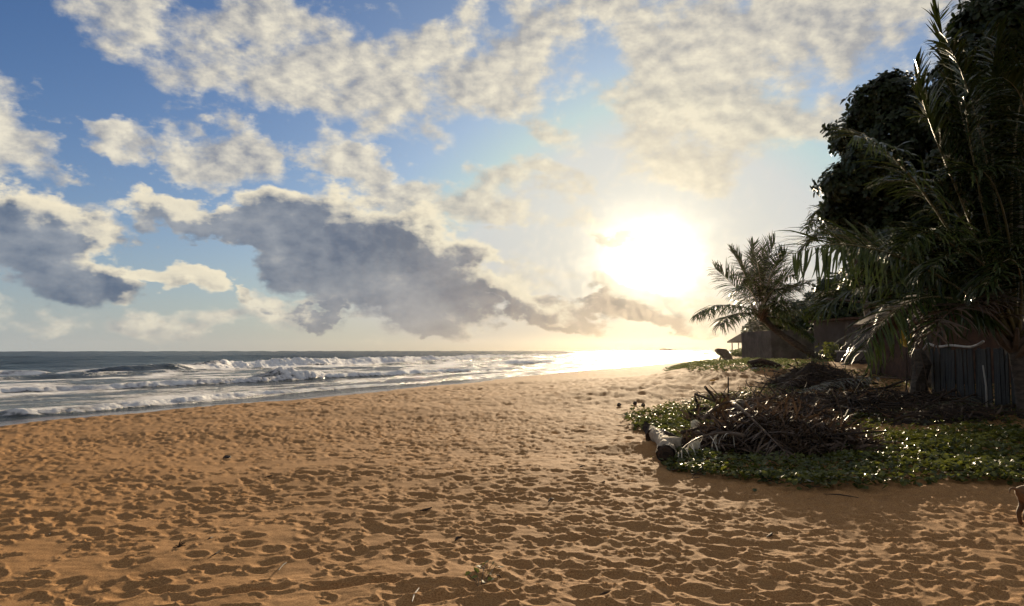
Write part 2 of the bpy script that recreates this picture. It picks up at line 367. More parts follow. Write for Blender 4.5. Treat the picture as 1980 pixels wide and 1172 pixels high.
# ------------------------------------------------------------ the sea: one sheet with swell, breakers and foam
def build_sea():
    rr = rows(15, 1100, 3.0, 2.0, lambda r: .27 if r < 60 else (.46 if r < 150 else (.9 if r < 330 else 1e9)))
    th = R(1) * np.concatenate([np.arange(-160.5, -40.6, 2.5), np.arange(-40.5, 24, .14), np.arange(24, 30, 1.)])
    X = rr[:, None] * np.sin(th)[None]; Y = rr[:, None] * np.cos(th)[None]
    d = offshore(X, Y); s = along(X, Y)
    Z = np.full_like(X, SEA); foam = np.zeros_like(X)
    dsw = sm(d, 3, 60)
    wob = 5 * perlin(s * .018, d * .01, 61) + 2.0 * perlin(s * .05, d * .02, 62)
    Z += dsw * (.16 * np.sin((d + wob) * .21) + .12 * np.sin((d * .9 + s * .25) * .37 + wob * .3))
    Z += sm(d, 60, 140) * (.30 * perlin(d * .09, s * .035, 63) + .20 * perlin(d * .2, s * .09, 64))
    Z += .05 * fbm(d * .55, s * .28, 3, 65) * sm(d, 1, 20)
    lump = fbm(s * .55, d * .7, 3, 66); lump2 = fbm(s * 1.5, d * 1.9, 4, 67, .7)
    streak = fbm(d * .22 + .6 * perlin(s * .08, d * .08, 70), s * .05, 4, 68, .62)
    def wave(pts, H, Hs, fs, wf, wb, trail, dmg=1.0, seed=0):
        """a wave front given as along-shore / offshore points, height and foam varying along it"""
        nonlocal Z, foam
        sp = [p[0] for p in pts]; d0 = np.interp(s, sp, [p[1] for p in pts])
        d0 = d0 + 1.1 * perlin(s * .07, 0 * s, 80 + seed) + .35 * perlin(s * .35, 0 * s, 90 + seed)
        hh = H * np.interp(s, sp, Hs) * (1 + .22 * perlin(s * .13, 0 * s, 100 + seed)); ff = np.interp(s, sp, fs)
        ff = np.clip(ff + .35 * perlin(s * .16, 0 * s, 110 + seed) * (ff > .02) * (ff < .98), 0, 1)
        e = d - d0
        prof = np.where(e < 0, np.exp(-(e / wf) ** 2), np.exp(-(e / wb) ** 2))
        br = np.exp(-((e + wf * .5) / (wf * 1.15)) ** 2)
        rough = ff * (br + .45 * prof)
        Z = Z + hh * prof + rough * dmg * hh * (.15 * lump + .12 * lump2)
        front = ff * sm(-e, wf * 1.55, wf * 1.15) * sm(e, .6 + trail * .18, -.1) * (0.85 + .3 * lump2)
        tl_ = ff * sm(e, -.5, .4) * np.exp(-np.maximum(e, 0) / trail) * (.62 + .85 * streak)
        foam = np.maximum(foam, np.maximum(front * 1.05, tl_))
    # along-shore position of a photo pixel at sea level
    def sd(px, py):
        D_ = ray(px, py); k = (SEA - CAMZ) / D_[2]; q = D_ * k; return along(q[0], q[1]), offshore(q[0], q[1])
    def line(pp): 
        q = [sd(*p) for p in pp]; return sorted(q)
    q = line([(-300, 846), (0, 809), (80, 806), (140, 802), (252, 792), (380, 780), (500, 769), (640, 757), (760, 747), (900, 737), (1060, 726)])
    q = [(a_, b_ + 1.7) for a_, b_ in q]
    wave(q, .24, [.5, .5, 1.5, .9, 1, 1.1, 1, .8, .7, .6, .4], [.5, .45, 1, .8, 1, 1, 1, .9, .7, .5, .3], .55, 1.6, 3.0, seed=1)
    q = line([(-400, 790), (0, 759), (177, 752), (340, 745), (500, 738), (620, 731), (760, 725), (900, 719), (1000, 714), (1120, 706)])
    wave(q, .45, [.7, .8, .8, .9, 1, 1, 1, .9, .7, .4], [.9, .95, .95, .85, .8, .95, 1, .95, .7, .4], .8, 2.4, 8, seed=2)
    q = line([(380, 742), (500, 735), (535, 734), (560, 733), (600, 732), (625, 728)])
    wave(q, .85, [0, .2, 1.0, 1.0, .5, 0], [0, .4, 1, 1, .7, 0], 1.2, 3.0, 6, 1.3, seed=3)
    q = line([(-500, 745), (-200, 736), (0, 728), (70, 727), (110, 726), (150, 724), (240, 722), (330, 719), (365, 716), (430, 712), (500, 710), (577, 707), (700, 702), (850, 697), (1000, 692), (1100, 687), (1180, 684)])
    wave(q, 1.0, [1, 1, .8, .6, .25, .7, 1, 1.2, 1.2, 1.1, 1.0, 1.35, 1.1, 1.0, .9, .7, .5], [0, 0, 0, 0, .0, .0, .0, .0, .25, .9, 1, 1, 1, .95, .8, .6, .4], 2.0, 5.0, 12, 1.1, seed=4)
    q = line([(880, 716), (960, 706), (1000, 704), (1060, 702), (1100, 697)])
    wave(q, .7, [0, .9, 1, .9, 0], [0, .9, 1, .9, 0], 1.3, 3, 6, seed=5)
    q = line([(1130, 692), (1190, 686), (1260, 683), (1320, 680)])
    wave(q, .9, [.4, 1, .9, .5], [.3, .9, .9, .3], 1.6, 4, 8, seed=6)
    # churned water and drifting foam between the lines
    zone = sm(d, 2, 5) * sm(d, 68, 52) * (.37 + .80 * streak + .25 * fbm(s * .3, d * .4, 3, 71))
    zone *= .85 + .5 * sm(d, 22, 34)
    foam = np.clip(np.maximum(foam, zone), 0, 1.1)
    V = np.stack([X, Y, Z], 2).reshape(-1, 3)
    me = mesh_np('sea', V, grid_faces(len(rr), len(th)), True, {'foam': foam.ravel(), 'off': d.ravel()})
    m_, t_, b_ = new_mat('sea_water'); v = coords(t_); vx, vy, vz = sep(v)
    f = attr(t_, 'foam'); off = attr(t_, 'off')
    nn = noise(v, 2.6, 7, .68); nl = noise(v, .55, 4, .6, .6)
    fm = (f * 1.25 + (nn - .5) * 1.5 + (nl - .5) * .8 - .16).sm(.22, .68)
    deep = off.sm(20, 80)
    wc = mix(t_, deep, (.070, .078, .074), (.004, .026, .042))
    c = mix(t_, fm, wc, mix(t_, (noise(v, 2.2, 6, .7).sm(.3, .7) * .5 + f.sm(.55, 1.0) * .6).clamp(), (.60, .58, .59), (.99, .98, .96)))
    put(b_, 'Base Color', c)
    put(b_, 'Roughness', mix(t_, fm, mix(t_, off.sm(5, 160), (.10,) * 3, (.24,) * 3), (.85,) * 3))
    put(b_, 'IOR', 1.33); put(b_, 'Specular IOR Level', mix(t_, fm, mix(t_, deep, (.14,) * 3, (.035,) * 3), (.2,) * 3))
    sv = vec(t_, vx * .9 + vy * .0, vy * .9, vz)
    wv = noise(sv, .35, 5, .6, .5) * 1.2 + noise(sv, 1.9, 5, .62) * .30 + fm * noise(v, 1.6, 8, .75) * .5
    put(b_, 'Normal', bump(t_, wv, .9, .9))
    return tag(link('sea', me, m_), 'ocean with breaking waves', kind='structure')
build_sea()
# HAZE
# ------------------------------------------------------------ shapes
def nrm(v): v = np.asarray(v, float); return v / max(np.linalg.norm(v), 1e-9)
def tube(pts, rad, n=7, caps=True, wob=0.0):
    """a tapered tube through points -> vertices, faces"""
    pts = np.asarray(pts, float); k = len(pts); rad = np.broadcast_to(np.asarray(rad, float), (k,))
    V = []; ref = np.array([.13, .37, .92])
    for i in range(k):
        t = nrm(pts[min(i + 1, k - 1)] - pts[max(i - 1, 0)])
        a = np.cross(ref, t); a = nrm(a) if np.linalg.norm(a) > 1e-3 else np.array([1., 0, 0]); b = np.cross(t, a)
        an = np.arange(n) * 2 * np.pi / n
        r = rad[i] * (1 + wob * rng.normal(0, 1, n))
        V.append(pts[i] + (np.cos(an) * r)[:, None] * a + (np.sin(an) * r)[:, None] * b)
    V = np.concatenate(V); Fq = []
    for i in range(k - 1):
        for j in range(n):
            q = (j + 1) % n; Fq.append((i * n + j, i * n + q, (i + 1) * n + q, (i + 1) * n + j))
    tri = []
    if caps:
        V = np.concatenate([V, pts[:1], pts[-1:]]); c0, c1 = k * n, k * n + 1
        for j in range(n):
            q = (j + 1) % n; tri += [(q, j, c0), ((k - 1) * n + j, (k - 1) * n + q, c1)]
    return V, np.array(Fq), np.array(tri).reshape(-1, 3)
class MB:
    """gathers vertices and faces of one mesh"""
    def __init__(s): s.V = []; s.Q = []; s.T = []; s.A = []; s.n = 0
    def add(s, V, Q=None, Tr=None, a=None):
        V = np.asarray(V, float).reshape(-1, 3)
        if Q is not None and len(Q): s.Q.append(np.asarray(Q).reshape(-1, 4) + s.n)
        if Tr is not None and len(Tr): s.T.append(np.asarray(Tr).reshape(-1, 3) + s.n)
        s.A.append(np.broadcast_to(np.asarray(a if a is not None else .5, float), (len(V),)))
        s.V.append(V); s.n += len(V); return s
    def tube(s, pts, rad, n=7, wob=0.0, a=None): return s.add(*tube(pts, rad, n, wob=wob), a=a)
    def box(s, c, size, rz=0.0, rx=0.0, ry=0.0):
        c = np.asarray(c, float); h = np.asarray(size, float) / 2
        v = np.array([[x, y, z] for x in (-1, 1) for y in (-1, 1) for z in (-1, 1)]) * h
        M = np.array(Matrix.Rotation(rz, 3, 'Z') @ Matrix.Rotation(ry, 3, 'Y') @ Matrix.Rotation(rx, 3, 'X'))
        return s.add(v @ M.T + c, [(0, 1, 3, 2), (4, 6, 7, 5), (0, 4, 5, 1), (2, 3, 7, 6), (0, 2, 6, 4), (1, 5, 7, 3)])
    def build(s, name, mat, parent=None, org=(0, 0, 0), smooth=False):
        V = np.concatenate(s.V) - np.asarray(org, float); fs = []
        if s.Q: fs.append(np.concatenate(s.Q))
        if s.T: fs.append(np.concatenate(s.T))
        me = mesh_np(name, V, fs, smooth, {'rnd': np.concatenate(s.A)})
        o = link(name, me, mat, parent)
        if parent is None: o.location = org
        return o
def bez(P, t):
    P = [np.asarray(p, float) for p in P]; t = np.asarray(t)[:, None]
    return (1 - t) ** 3 * P[0] + 3 * (1 - t) ** 2 * t * P[1] + 3 * (1 - t) * t * t * P[2] + t ** 3 * P[3]
# leaflet patterns along +X, unit length and unit width, bending down by three amounts
LX = np.array([0, .14, .38, .66, .86, 1.0]); LW = np.array([.30, .85, 1.0, .80, .45, .0])
LEAF = []
for bend in (.5, 1.0, 1.7, 2.4):
    an = LX ** 1.4 * bend * .62; sx_ = np.concatenate([[0], np.cumsum(np.diff(LX) * np.cos((an[1:] + an[:-1]) / 2))])
    sz_ = np.concatenate([[0], np.cumsum(-np.diff(LX) * np.sin((an[1:] + an[:-1]) / 2))])
    V = [];
    for k in range(5): V += [(sx_[k], -LW[k] / 2, sz_[k]), (sx_[k], LW[k] / 2, sz_[k])]
    V.append((sx_[5], 0, sz_[5])); LEAF.append(np.array(V))
LQ = np.array([(2 * k, 2 * k + 2, 2 * k + 3, 2 * k + 1) for k in range(4)]); LT = np.array([(8, 10, 9)])
def frond(P, pairs, Ln, wd, bend=1, roll=0.0, lift=.25, start=.16, messy=.12, gap=0.0):
    """curve of a palm leaf -> rachis points, radii and the leaflets' (pattern, matrix)"""
    t = np.linspace(0, 1, 15); C = bez(P, t)
    h = C[-1] - C[0]; h[2] = 0; hz = nrm(np.cross(h, [0, 0, 1.]))
    out = []
    tt = np.linspace(start, .995, pairs); pos = bez(P, tt); nx = bez(P, np.minimum(tt + .01, 1.005))
    for i in range(pairs):
        T_ = nrm(nx[i] - pos[i]); S0 = nrm(hz - np.dot(hz, T_) * T_); N0 = np.cross(S0, T_)
        if N0[2] < -.05 and abs(T_[2]) < .9: pass
        S_ = S0 * math.cos(roll) + N0 * math.sin(roll); N_ = np.cross(S_, T_)
        u = (tt[i] - start) / (1 - start)
        ln = Ln * (.45 + 1.3 * u - 1.15 * u * u) * (1 - .35 * u ** 6) / .82
        for sd_ in (-1, 1):
            if rng.uniform() < gap: continue
            a = R(10 + 38 * u + rng.normal(0, 60 * messy)); v = lift + rng.normal(0, messy)
            d = S_ * sd_ * math.cos(a) * math.cos(v) + T_ * math.sin(a) + N_ * math.sin(v) * (1 if N_[2] >= 0 else -1); d = nrm(d)
            z = np.array([0, 0, 1.]) - d[2] * d
            z = nrm(z) if np.linalg.norm(z) > .12 else N_
            y = np.cross(z, d); rl = rng.normal(0, .35); y, z = y * math.cos(rl) + z * math.sin(rl), z * math.cos(rl) - y * math.sin(rl)
            L_ = ln * rng.uniform(.85, 1.1)
            k = int(np.clip(bend + rng.integers(-1, 2) * (rng.uniform() < .5), 0, 3))
            out.append((k, np.array([d * L_, y * wd * rng.uniform(.8, 1.15), z * L_]), pos[i]))
    return C, out
def put_frond(name, P, pairs, Ln, wd, mats, parent=None, org=(0, 0, 0), r0=.03, single=False, **kw):
    """rachis mesh with its leaflets beneath it, joined, or one by one when they show large"""
    C, lf = frond(P, pairs, Ln, wd, **kw)
    rad = r0 * np.linspace(1, .12, len(C)) ** 1.1; rad[0] *= 1.5
    o = MB().tube(C, rad, 6).build(name, mats[1], parent, org, True)
    if single:
        for k, B, p in lf:
            me = single.setdefault(k, None) or mesh_np('leaflet', LEAF[k], [LQ, LT], False, {'rnd': np.full(len(LEAF[k]), .45)})
            single[k] = me
            q = link('leaflet', me, mats[0], o)
            M = Matrix(((B[0][0], B[1][0], B[2][0], p[0] - org[0]), (B[0][1], B[1][1], B[2][1], p[1] - org[1]), (B[0][2], B[1][2], B[2][2], p[2] - org[2]), (0, 0, 0, 1)))
            q.matrix_local = M
    else:
        m = MB()
        for k, B, p in lf: m.add(LEAF[k] @ B + p, LQ, LT, rng.uniform(0, 1))
        q = m.build('leaflets', mats[0], o, org); q['kind'] = 'stuff'
    return o
# ------------------------------------------------------------ materials
M_LEAF = material('palm_leaflet', (.018, .032, .008), (.042, .056, .014), 3, .26, 0, spec=.22, transl=.16, rnd=True)
M_RACH = material('palm_stalk', (.10, .085, .030), (.17, .13, .055), 6, .5, .004)
M_DRY = material('dry_leaflet', (.032, .018, .010), (.105, .064, .037), 4, .55, 0, spec=.4, transl=.12, rnd=True)
M_DRYST = material('dry_stalk', (.07, .045, .027), (.15, .10, .065), 6, .6, .006)
M_PALE = material('bleached_leaflet', (.38, .34, .27), (.55, .50, .40), 4, .40, 0, spec=.55, transl=.2, rnd=True)
M_GREY = material('grey_green_leaflet', (.045, .050, .028), (.10, .098, .060), 4, .42, 0, spec=.5, transl=.12, rnd=True)
M_BARK = material('palm_bark', (.055, .042, .031), (.12, .094, .07), 5, .9, .03, 9, (1, 1, 3))
M_TBARK = material('tree_bark', (.055, .042, .032), (.12, .095, .07), 4, .9, .03, 12)
M_BROAD = material('broad_leaf', (.010, .019, .006), (.024, .037, .010), 2, .42, 0, spec=.22, transl=.10, rnd=True)
M_VINE = material('vine_leaf', (.026, .040, .007), (.115, .125, .020), 2, .42, 0, spec=.40, transl=.38, rnd=True)
M_GRASS = material('beach_grass', (.055, .085, .022), (.16, .18, .055), 2, .38, 0, spec=.5, transl=.25, rnd=True)
M_TWIG = material('dead_twig', (.022, .014, .009), (.066, .043, .028), 8, .8, .004, rnd=True)
M_DRIFT = material('driftwood', (.27, .215, .155), (.47, .385, .28), 7, .85, .05, 16, (1, 1, 1))
M_ROT_SHADE = material('rotten_shaded_wood', (.020, .013, .009), (.060, .038, .024), 9, .95, .03, 22)  # rotten wood; also the shade painted on the driftwood log's cut end
M_HUSK = material('dry_husk', (.50, .42, .28), (.66, .58, .42), 12, .85, .01, 40)
M_NUT = material('dark_nut', (.030, .020, .014), (.07, .045, .03), 9, .7, .01)
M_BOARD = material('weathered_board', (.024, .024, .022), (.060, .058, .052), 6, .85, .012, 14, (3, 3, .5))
M_POLE = material('bare_pole', (.34, .31, .27), (.52, .48, .42), 7, .7, .01)
M_GWALL = material('grey_render', (.055, .050, .044), (.11, .10, .088), 1.2, .92, .02, 8)
M_PWALL = material('pink_render', (.085, .072, .064), (.125, .106, .096), 1.0, .92, .015, 8)
M_WHITE = material('white_paint', (.42, .42, .41), (.52, .52, .50), 3, .6, .004)
M_ROOF = material('rusty_roof', (.050, .027, .018), (.11, .06, .036), 2, .8, .02, 10)
M_THATCH = material('thatch', (.12, .095, .065), (.22, .175, .12), 5, .95, .03, 18, (1, 1, 4))
M_ROCK = material('dark_rock', (.09, .085, .08), (.17, .16, .15), .5, .9, .2, 2)
M_YELLOW = material('yellow_leaf', (.46, .27, .030), (.60, .40, .06), 4, .45, 0, spec=.4, transl=.35, rnd=True)
M_PLASTIC = material('plastic_scrap', (.62, .64, .68), (.74, .75, .78), 8, .35, .004)
M_DARKGLASS = material('dark_opening', (.012, .012, .013), (.02, .02, .02), 2, .3, 0)
# ------------------------------------------------------------ buildings behind the dune
def box_building(name, px0, px1, Y, hgt, deep, mats, label, roof=None, wins=(), turn=0.0):
    a = at(px0, 690, Y); b = at(px1, 690, Y); c = (a + b) / 2; wdt = b[0] - a[0]; z0 = gz(c[0], c[1]) - .25
    e = empty(name, (c[0], c[1], z0), label, 'building', rz=turn)
    MB().box((0, deep / 2, hgt / 2), (wdt, deep, hgt)).build('wall', mats[0], e)
    if roof == 'slab': MB().box((0, deep / 2 - .15, hgt + .07), (wdt + .5, deep + .7, .13)).build('roof', mats[1], e)
    if roof == 'pitch':
        m = MB(); h2 = wdt / 2 + .5; y0, y1 = -.6, deep + .4
        for s_ in (-1, 1):
            V = [(s_ * h2, y0, hgt - .12), (0, y0, hgt + 1.1), (0, y1, hgt + 1.1), (s_ * h2, y1, hgt - .12)]
            V += [(x, y, z + .1) for x, y, z in V]
            m.add(V, [(0, 1, 2, 3), (4, 7, 6, 5), (0, 4, 5, 1), (1, 5, 6, 2), (2, 6, 7, 3), (3, 7, 4, 0)])
        m.build('roof', mats[1], e)
        V = [(-wdt / 2, 0, hgt + .002), (wdt / 2, 0, hgt + .002), (0, 0, hgt + .95)]
        MB().add(np.array(V + [(x, .12, z) for x, y, z in V]), [(0, 1, 4, 3), (1, 2, 5, 4), (2, 0, 3, 5)], [(0, 2, 1), (3, 4, 5)]).build('gable', mats[0], e)
    for (wx_, wz, ww, wh, wm) in wins:
        f = MB().box((wx_, -.02, wz), (ww + .12, .05, wh + .12)).build('window', M_WHITE if wm else mats[1], e)
        MB().box((wx_, -.05, wz), (ww, .03, wh)).build('pane', wm or M_DARKGLASS, f)
    return e
box_building('beach_house', 1492, 1640, 54, 2.45, 7, (M_GWALL, M_ROOF), 'bare grey rendered house wall standing behind the leaning palm')
box_building('beach_house', 1648, 1772, 40, 2.55, 5, (M_PWALL, M_ROOF), 'dull pinkish house wall behind the drooping frond tip and bare saplings', 'slab',
             [(.55, .75, .75, .55, M_WHITE), (1.5, .75, .6, .55, M_WHITE)])
box_building('shed', 1795, 1990, 25, 2.5, 4, (M_ROOF, M_ROOF), 'dark brown shed in the shade right behind the board fence', 'pitch')
a = at(1645, 690, 37); z0 = gz(a[0], a[1])
lw = empty('low_wall', (a[0], a[1], z0 - .1), 'low whitish garden wall in front of the pinkish house', 'wall', rz=.1)
MB().box((0, 0, .35), (1.5, .16, .7)).build('wall', M_PWALL, lw); MB().box((0, 0, .74), (1.6, .24, .08)).build('coping', M_POLE, lw)
# far hut: hipped thatch on posts, with its railing
a = at(1452, 690, 118); z0 = gz(a[0], a[1]); hz_ = 2.4
e = empty('beach_hut', (a[0], a[1], z0 - .2), 'small open hut with hipped roof far down the beach below hazy trees', 'hut', rz=.2)
V = [(-2.9, -2.6, hz_), (2.9, -2.6, hz_), (2.9, 2.6, hz_), (-2.9, 2.6, hz_), (-.7, 0, hz_ + 1.9), (.7, 0, hz_ + 1.9)]
m = MB().add(V, [(0, 1, 5, 4), (2, 3, 4, 5)], [(1, 2, 5), (3, 0, 4)]); m.add([(x, y, z - .25) for x, y, z in V[:4]] + V[:4], [(0, 3, 2, 1), (0, 1, 5, 4), (1, 2, 6, 5), (2, 3, 7, 6), (3, 0, 4, 7)])
m.build('roof', M_THATCH, e)
for x in (-2.3, -1.1, 1.0, 2.3):
    for y in (-2.0, 2.0): MB().tube([(x, y, -.3), (x, y, hz_ - .1)], .09, 6).build('post', M_TBARK, e)
for y in (-2.0, 2.0): MB().box((-1.7, y, .7), (1.2, .06, .5)).build('rail_panel', M_THATCH, e)
MB().box((1.65, 0, 1.1), (1.3, 3.9, 2.5)).build('wall', M_GWALL, e)
# tilted slab-like shelter leaning on a pole
a = gp(1404, 698); a = a if a[1] < 110 else at(1404, 695, 75); Y = a[1]; k = Y / F
e = empty('leaning_shelter', tuple(a), 'dark tilted slab propped up on a thin slanting pole at the beach edge', 'shelter')
out = [(-18.5, 21.5), (-17, 24.2), (-13, 24), (-2, 22.6), (1.5, 19), (6.5, 10), (9, 5.6), (8.6, 3.5), (1, 2), (-4, 4.2), (-7, 9), (-10, 11.5), (-14, 13.5), (-17, 18.5)]
n = len(out); V = [(x * k, -.45 - .012 * x, z * k) for x, z in out] + [(x * k * .95, .45 - .012 * x, z * k * .97) for x, z in out]
MB().add(V, [(i, (i + 1) % n, n + (i + 1) % n, n + i) for i in range(n)], [(0, i + 1, i) for i in range(1, n - 1)] + [(n, n + i, n + i + 1) for i in range(1, n - 1)]).build('slab', M_THATCH, e)
MB().tube([(-16.5 * k, -.2, -.2), (-9 * k, 0, 11.5 * k)], .07, 6).build('prop', M_TBARK, e)
MB().tube([(-1.6 * k, 0, -.2), (-3.0 * k, 0, 5 * k)], .07, 6).build('post', M_TBARK, e)
# rocks on the horizon
for i, (px, w_, h_) in enumerate(((1284, 12, 4.2), (1296, 22, 3.0), (1270, 9, 1.6), (1310, 15, 1.3))):
    c = at(px, 676, 1000); V = []; nr = 6
    q = rng.uniform(.75, 1.2, 40)
    for j in range(5):
        for kk in range(8):
            f_ = 1 - (j / 4.6) ** 1.6; an = kk * math.pi / 4
            V.append((c[0] + w_ * .8 * f_ * math.cos(an) * q[(j * 3 + kk) % 40], c[1] + w_ * .6 * f_ * math.sin(an) * q[(j + kk * 5) % 40], SEA - .6 + (h_ + .6) * j / 4 * q[(j * 7 + kk * 3) % 40]))
    Fq = [(j * 8 + kk, j * 8 + (kk + 1) % 8, j * 8 + 8 + (kk + 1) % 8, j * 8 + 8 + kk) for j in range(4) for kk in range(8)]
    V.append((c[0], c[1], SEA + h_)); o = MB().add(V, Fq, [(32 + kk, 32 + (kk + 1) % 8, 40) for kk in range(8)]).build('sea_rock', M_ROCK, None, (c[0], c[1], SEA))
    tag(o, ['tallest dark rock standing on the sea horizon right of the sun glint', 'long low rock just right of the tallest horizon rock', 'small flat rock left of the tallest horizon rock', 'lowest rock at the right end of the horizon row'][i], 'rock', 'rocks on the sea horizon')
# ------------------------------------------------------------ trees
def rosette(mb, c, ax, n, L_, W_):
    """a whorl of broad leaves round a twig end"""
    ax = nrm(ax); a = nrm(np.cross(ax, [.3, .5, .81])); b = np.cross(ax, a); ph = rng.uniform(0, 6.28)
    for k in range(n):
        an = ph + k * 2.4; out = a * math.cos(an) + b * math.sin(an); up = rng.uniform(-.25, .75)
        d = nrm(out + ax * up); s = nrm(np.cross(d, ax)); nn = np.cross(s, d); l = L_ * rng.uniform(.7, 1.15); w_ = W_ * rng.uniform(.8, 1.1)
        p = c + d * .02; V = [p, p + d * l * .42 + s * w_ * .40 + nn * .02, p + d * l * .42 - s * w_ * .40 + nn * .02, p + d * l * .8 + s * w_ * .46, p + d * l * .8 - s * w_ * .46, p + d * l - nn * l * .12]
        mb.add(V, [(1, 3, 4, 2)], [(0, 1, 2), (3, 5, 4)], rng.uniform(0, 1))
def broad_tree(base, fork, clumps, label, name='broadleaf_tree', density=26, leaf=(.25, .13), whorl=7, mats=None, r0=.28, group=None, fill=.35):
    mats = mats or (M_BROAD, M_TBARK)
    base = np.asarray(base, float); fork = np.asarray(fork, float)
    e = empty(name, tuple(base), label, 'tree', group)
    mid = (base + fork) / 2 + np.array([rng.normal(0, .2), rng.normal(0, .2), 0])
    tr = MB().tube([base - [0, 0, .3], base * .75 + mid * .25, mid, fork], [r0 * 1.35, r0 * 1.05, r0 * .85, r0 * .40], 9, .05)
    tr.build('trunk', mats[1], e, base, True)
    lm = MB(); cr = MB()
    for (c, r) in clumps:
        c = np.asarray(c, float); m1 = fork * .5 + c * .5 + rng.normal(0, .25, 3) + [0, 0, .15 * np.linalg.norm(c - fork)]
        q = bez([fork, fork * .6 + m1 * .4, m1, c], np.linspace(0, 1, 6)); lm.tube(q, np.linspace(r0 * .42, .03, 6), 6)
        for k in range(5):
            d = nrm(rng.normal(0, 1, 3) + [0, 0, .3]); lm.tube([q[4], c + d * r * .45, c + d * r * .85], [.03, .02, .008], 4)
        n = int(density * r * r * 12.6)
        for k in range(n):
            d = nrm(rng.normal(0, 1, 3)); lump = 1 + .20 * math.sin(d[0] * 5 + c[0] * 9) * math.sin(d[2] * 6 + c[2] * 5) + .12 * math.sin(d[1] * 9 + c[1])
            rr_ = r * lump * (rng.uniform(fill, 1.0) ** .6)
            rosette(cr, c + d * rr_ * np.array([1, 1, .88]), d + [0, 0, .5] + rng.normal(0, .3, 3), whorl, *leaf)
    lm.build('limbs', mats[1], e, base, True); o = cr.build('crown', mats[0], e, base); return e
def cl(lst, Y, jit=1.6):
    return [(at(px, py, Y + rng.uniform(-jit, jit)), r * Y / F) for px, py, r in lst]
Y = 24.; b = at(1800, 700, Y); b[2] = gz(b[0], b[1])
broad_tree(b, at(1775, 500, Y), cl([(1630, 352, 44), (1652, 262, 46), (1690, 200, 44), (1728, 178, 40), (1622, 405, 36), (1690, 320, 66), (1745, 260, 66), (1690, 410, 66), (1650, 460, 40), (1770, 350, 74), (1770, 210, 44), (1770, 450, 74), (1840, 420, 80), (1836, 520, 66), (1720, 500, 48)], Y),
           'large round-crowned broadleaf tree with dense dark leaves left of the tall palm fronds', density=24)
Y = 19.5; b = at(2010, 760, Y); b[2] = gz(b[0], b[1])
broad_tree(b, at(1985, 430, Y), cl([(1900, 30, 48), (1955, 55, 70), (1895, 130, 60), (1960, 160, 84), (1860, 190, 44), (1930, 270, 90), (1990, 380, 110), (1870, 300, 64), (1965, -30, 70), (2050, 60, 120), (2060, 250, 130), (1890, 400, 80), (1980, 500, 90), (1905, 500, 70), (2080, 420, 120), (1850, 95, 40), (1840, 150, 44), (1880, 60, 44), (1830, 260, 50)], Y, 1.2),
           'tallest dark broadleaf tree rising out of the frame at the right edge', density=17)
# hazy grove behind the leaning palm
grove = [((1600, 700, 47), (1605, 650), [(1582, 604, 26), (1600, 592, 32), (1625, 622, 34), (1600, 640, 30), (1645, 600, 34), (1612, 648, 24), (1640, 640, 26)], 'dark low tree overhanging the grey wall behind the leaning trunk'),
         ((1570, 700, 62), (1575, 640), [(1545, 610, 26), (1580, 590, 30), (1612, 612, 28), (1565, 640, 26)], 'low bushy tree just right of the leaning palm crown'),
         ((1630, 698, 58), (1625, 630), [(1610, 560, 30), (1650, 545, 34), (1635, 600, 36), (1680, 590, 30)], 'rounded hazy tree between the leaning palm and the pinkish house'),
         ((1690, 698, 50), (1700, 610), [(1670, 520, 36), (1715, 500, 44), (1735, 560, 46), (1690, 600, 36), (1760, 520, 44)], 'dark hazy tree behind the pinkish house'),
         ((1770, 698, 46), (1775, 600), [(1770, 590, 44), (1820, 560, 56), (1800, 630, 40), (1860, 620, 56), (1900, 560, 66)], 'dark tree filling the gap above the board fence'),
         ((1500, 694, 95), (1500, 650), [(1470, 640, 22), (1500, 615, 26), (1530, 630, 26), (1490, 660, 20)], 'pale hazy tree beside the far hut'),
         ((1455, 690, 140), (1455, 655), [(1448, 640, 13), (1462, 628, 14), (1476, 645, 15)], 'faintest farthest tree above the hut roof')]
for (bx, by, Y), fk, cs, lb in grove:
    b = at(bx, by, Y); b[2] = gz(b[0], b[1]) - .1; kf = Y / 24.
    broad_tree(b, at(*fk, Y), cl(cs, Y, 2.0), lb, density=20 / kf ** 1.5, leaf=(.25 * kf ** .75, .14 * kf ** .75), whorl=6, r0=.16, group='hazy trees behind the dune')
# a small bush whose leaves catch the sun
b = at(1610, 700, 40); b[2] = gz(b[0], b[1]); e = empty('bush', tuple(b), 'small loose bush with bright sunlit leaves beside the leaning trunk', 'bush')
cr = MB(); stm = MB()
for k in range(16):
    d = nrm(rng.normal(0, 1, 3) * [1, .7, .6] + [0, 0, .9]); t_ = b + d * rng.uniform(.6, 1.35); stm.tube([b - [0, 0, .1], b + d * .4, t_], [.02, .014, .006], 4)
    for j in range(3): rosette(cr, b + d * rng.uniform(.45, 1.3), d, 6, .24, .11)
stm.build('stems', M_TWIG, e, b); cr.build('foliage', M_VINE, e, b)
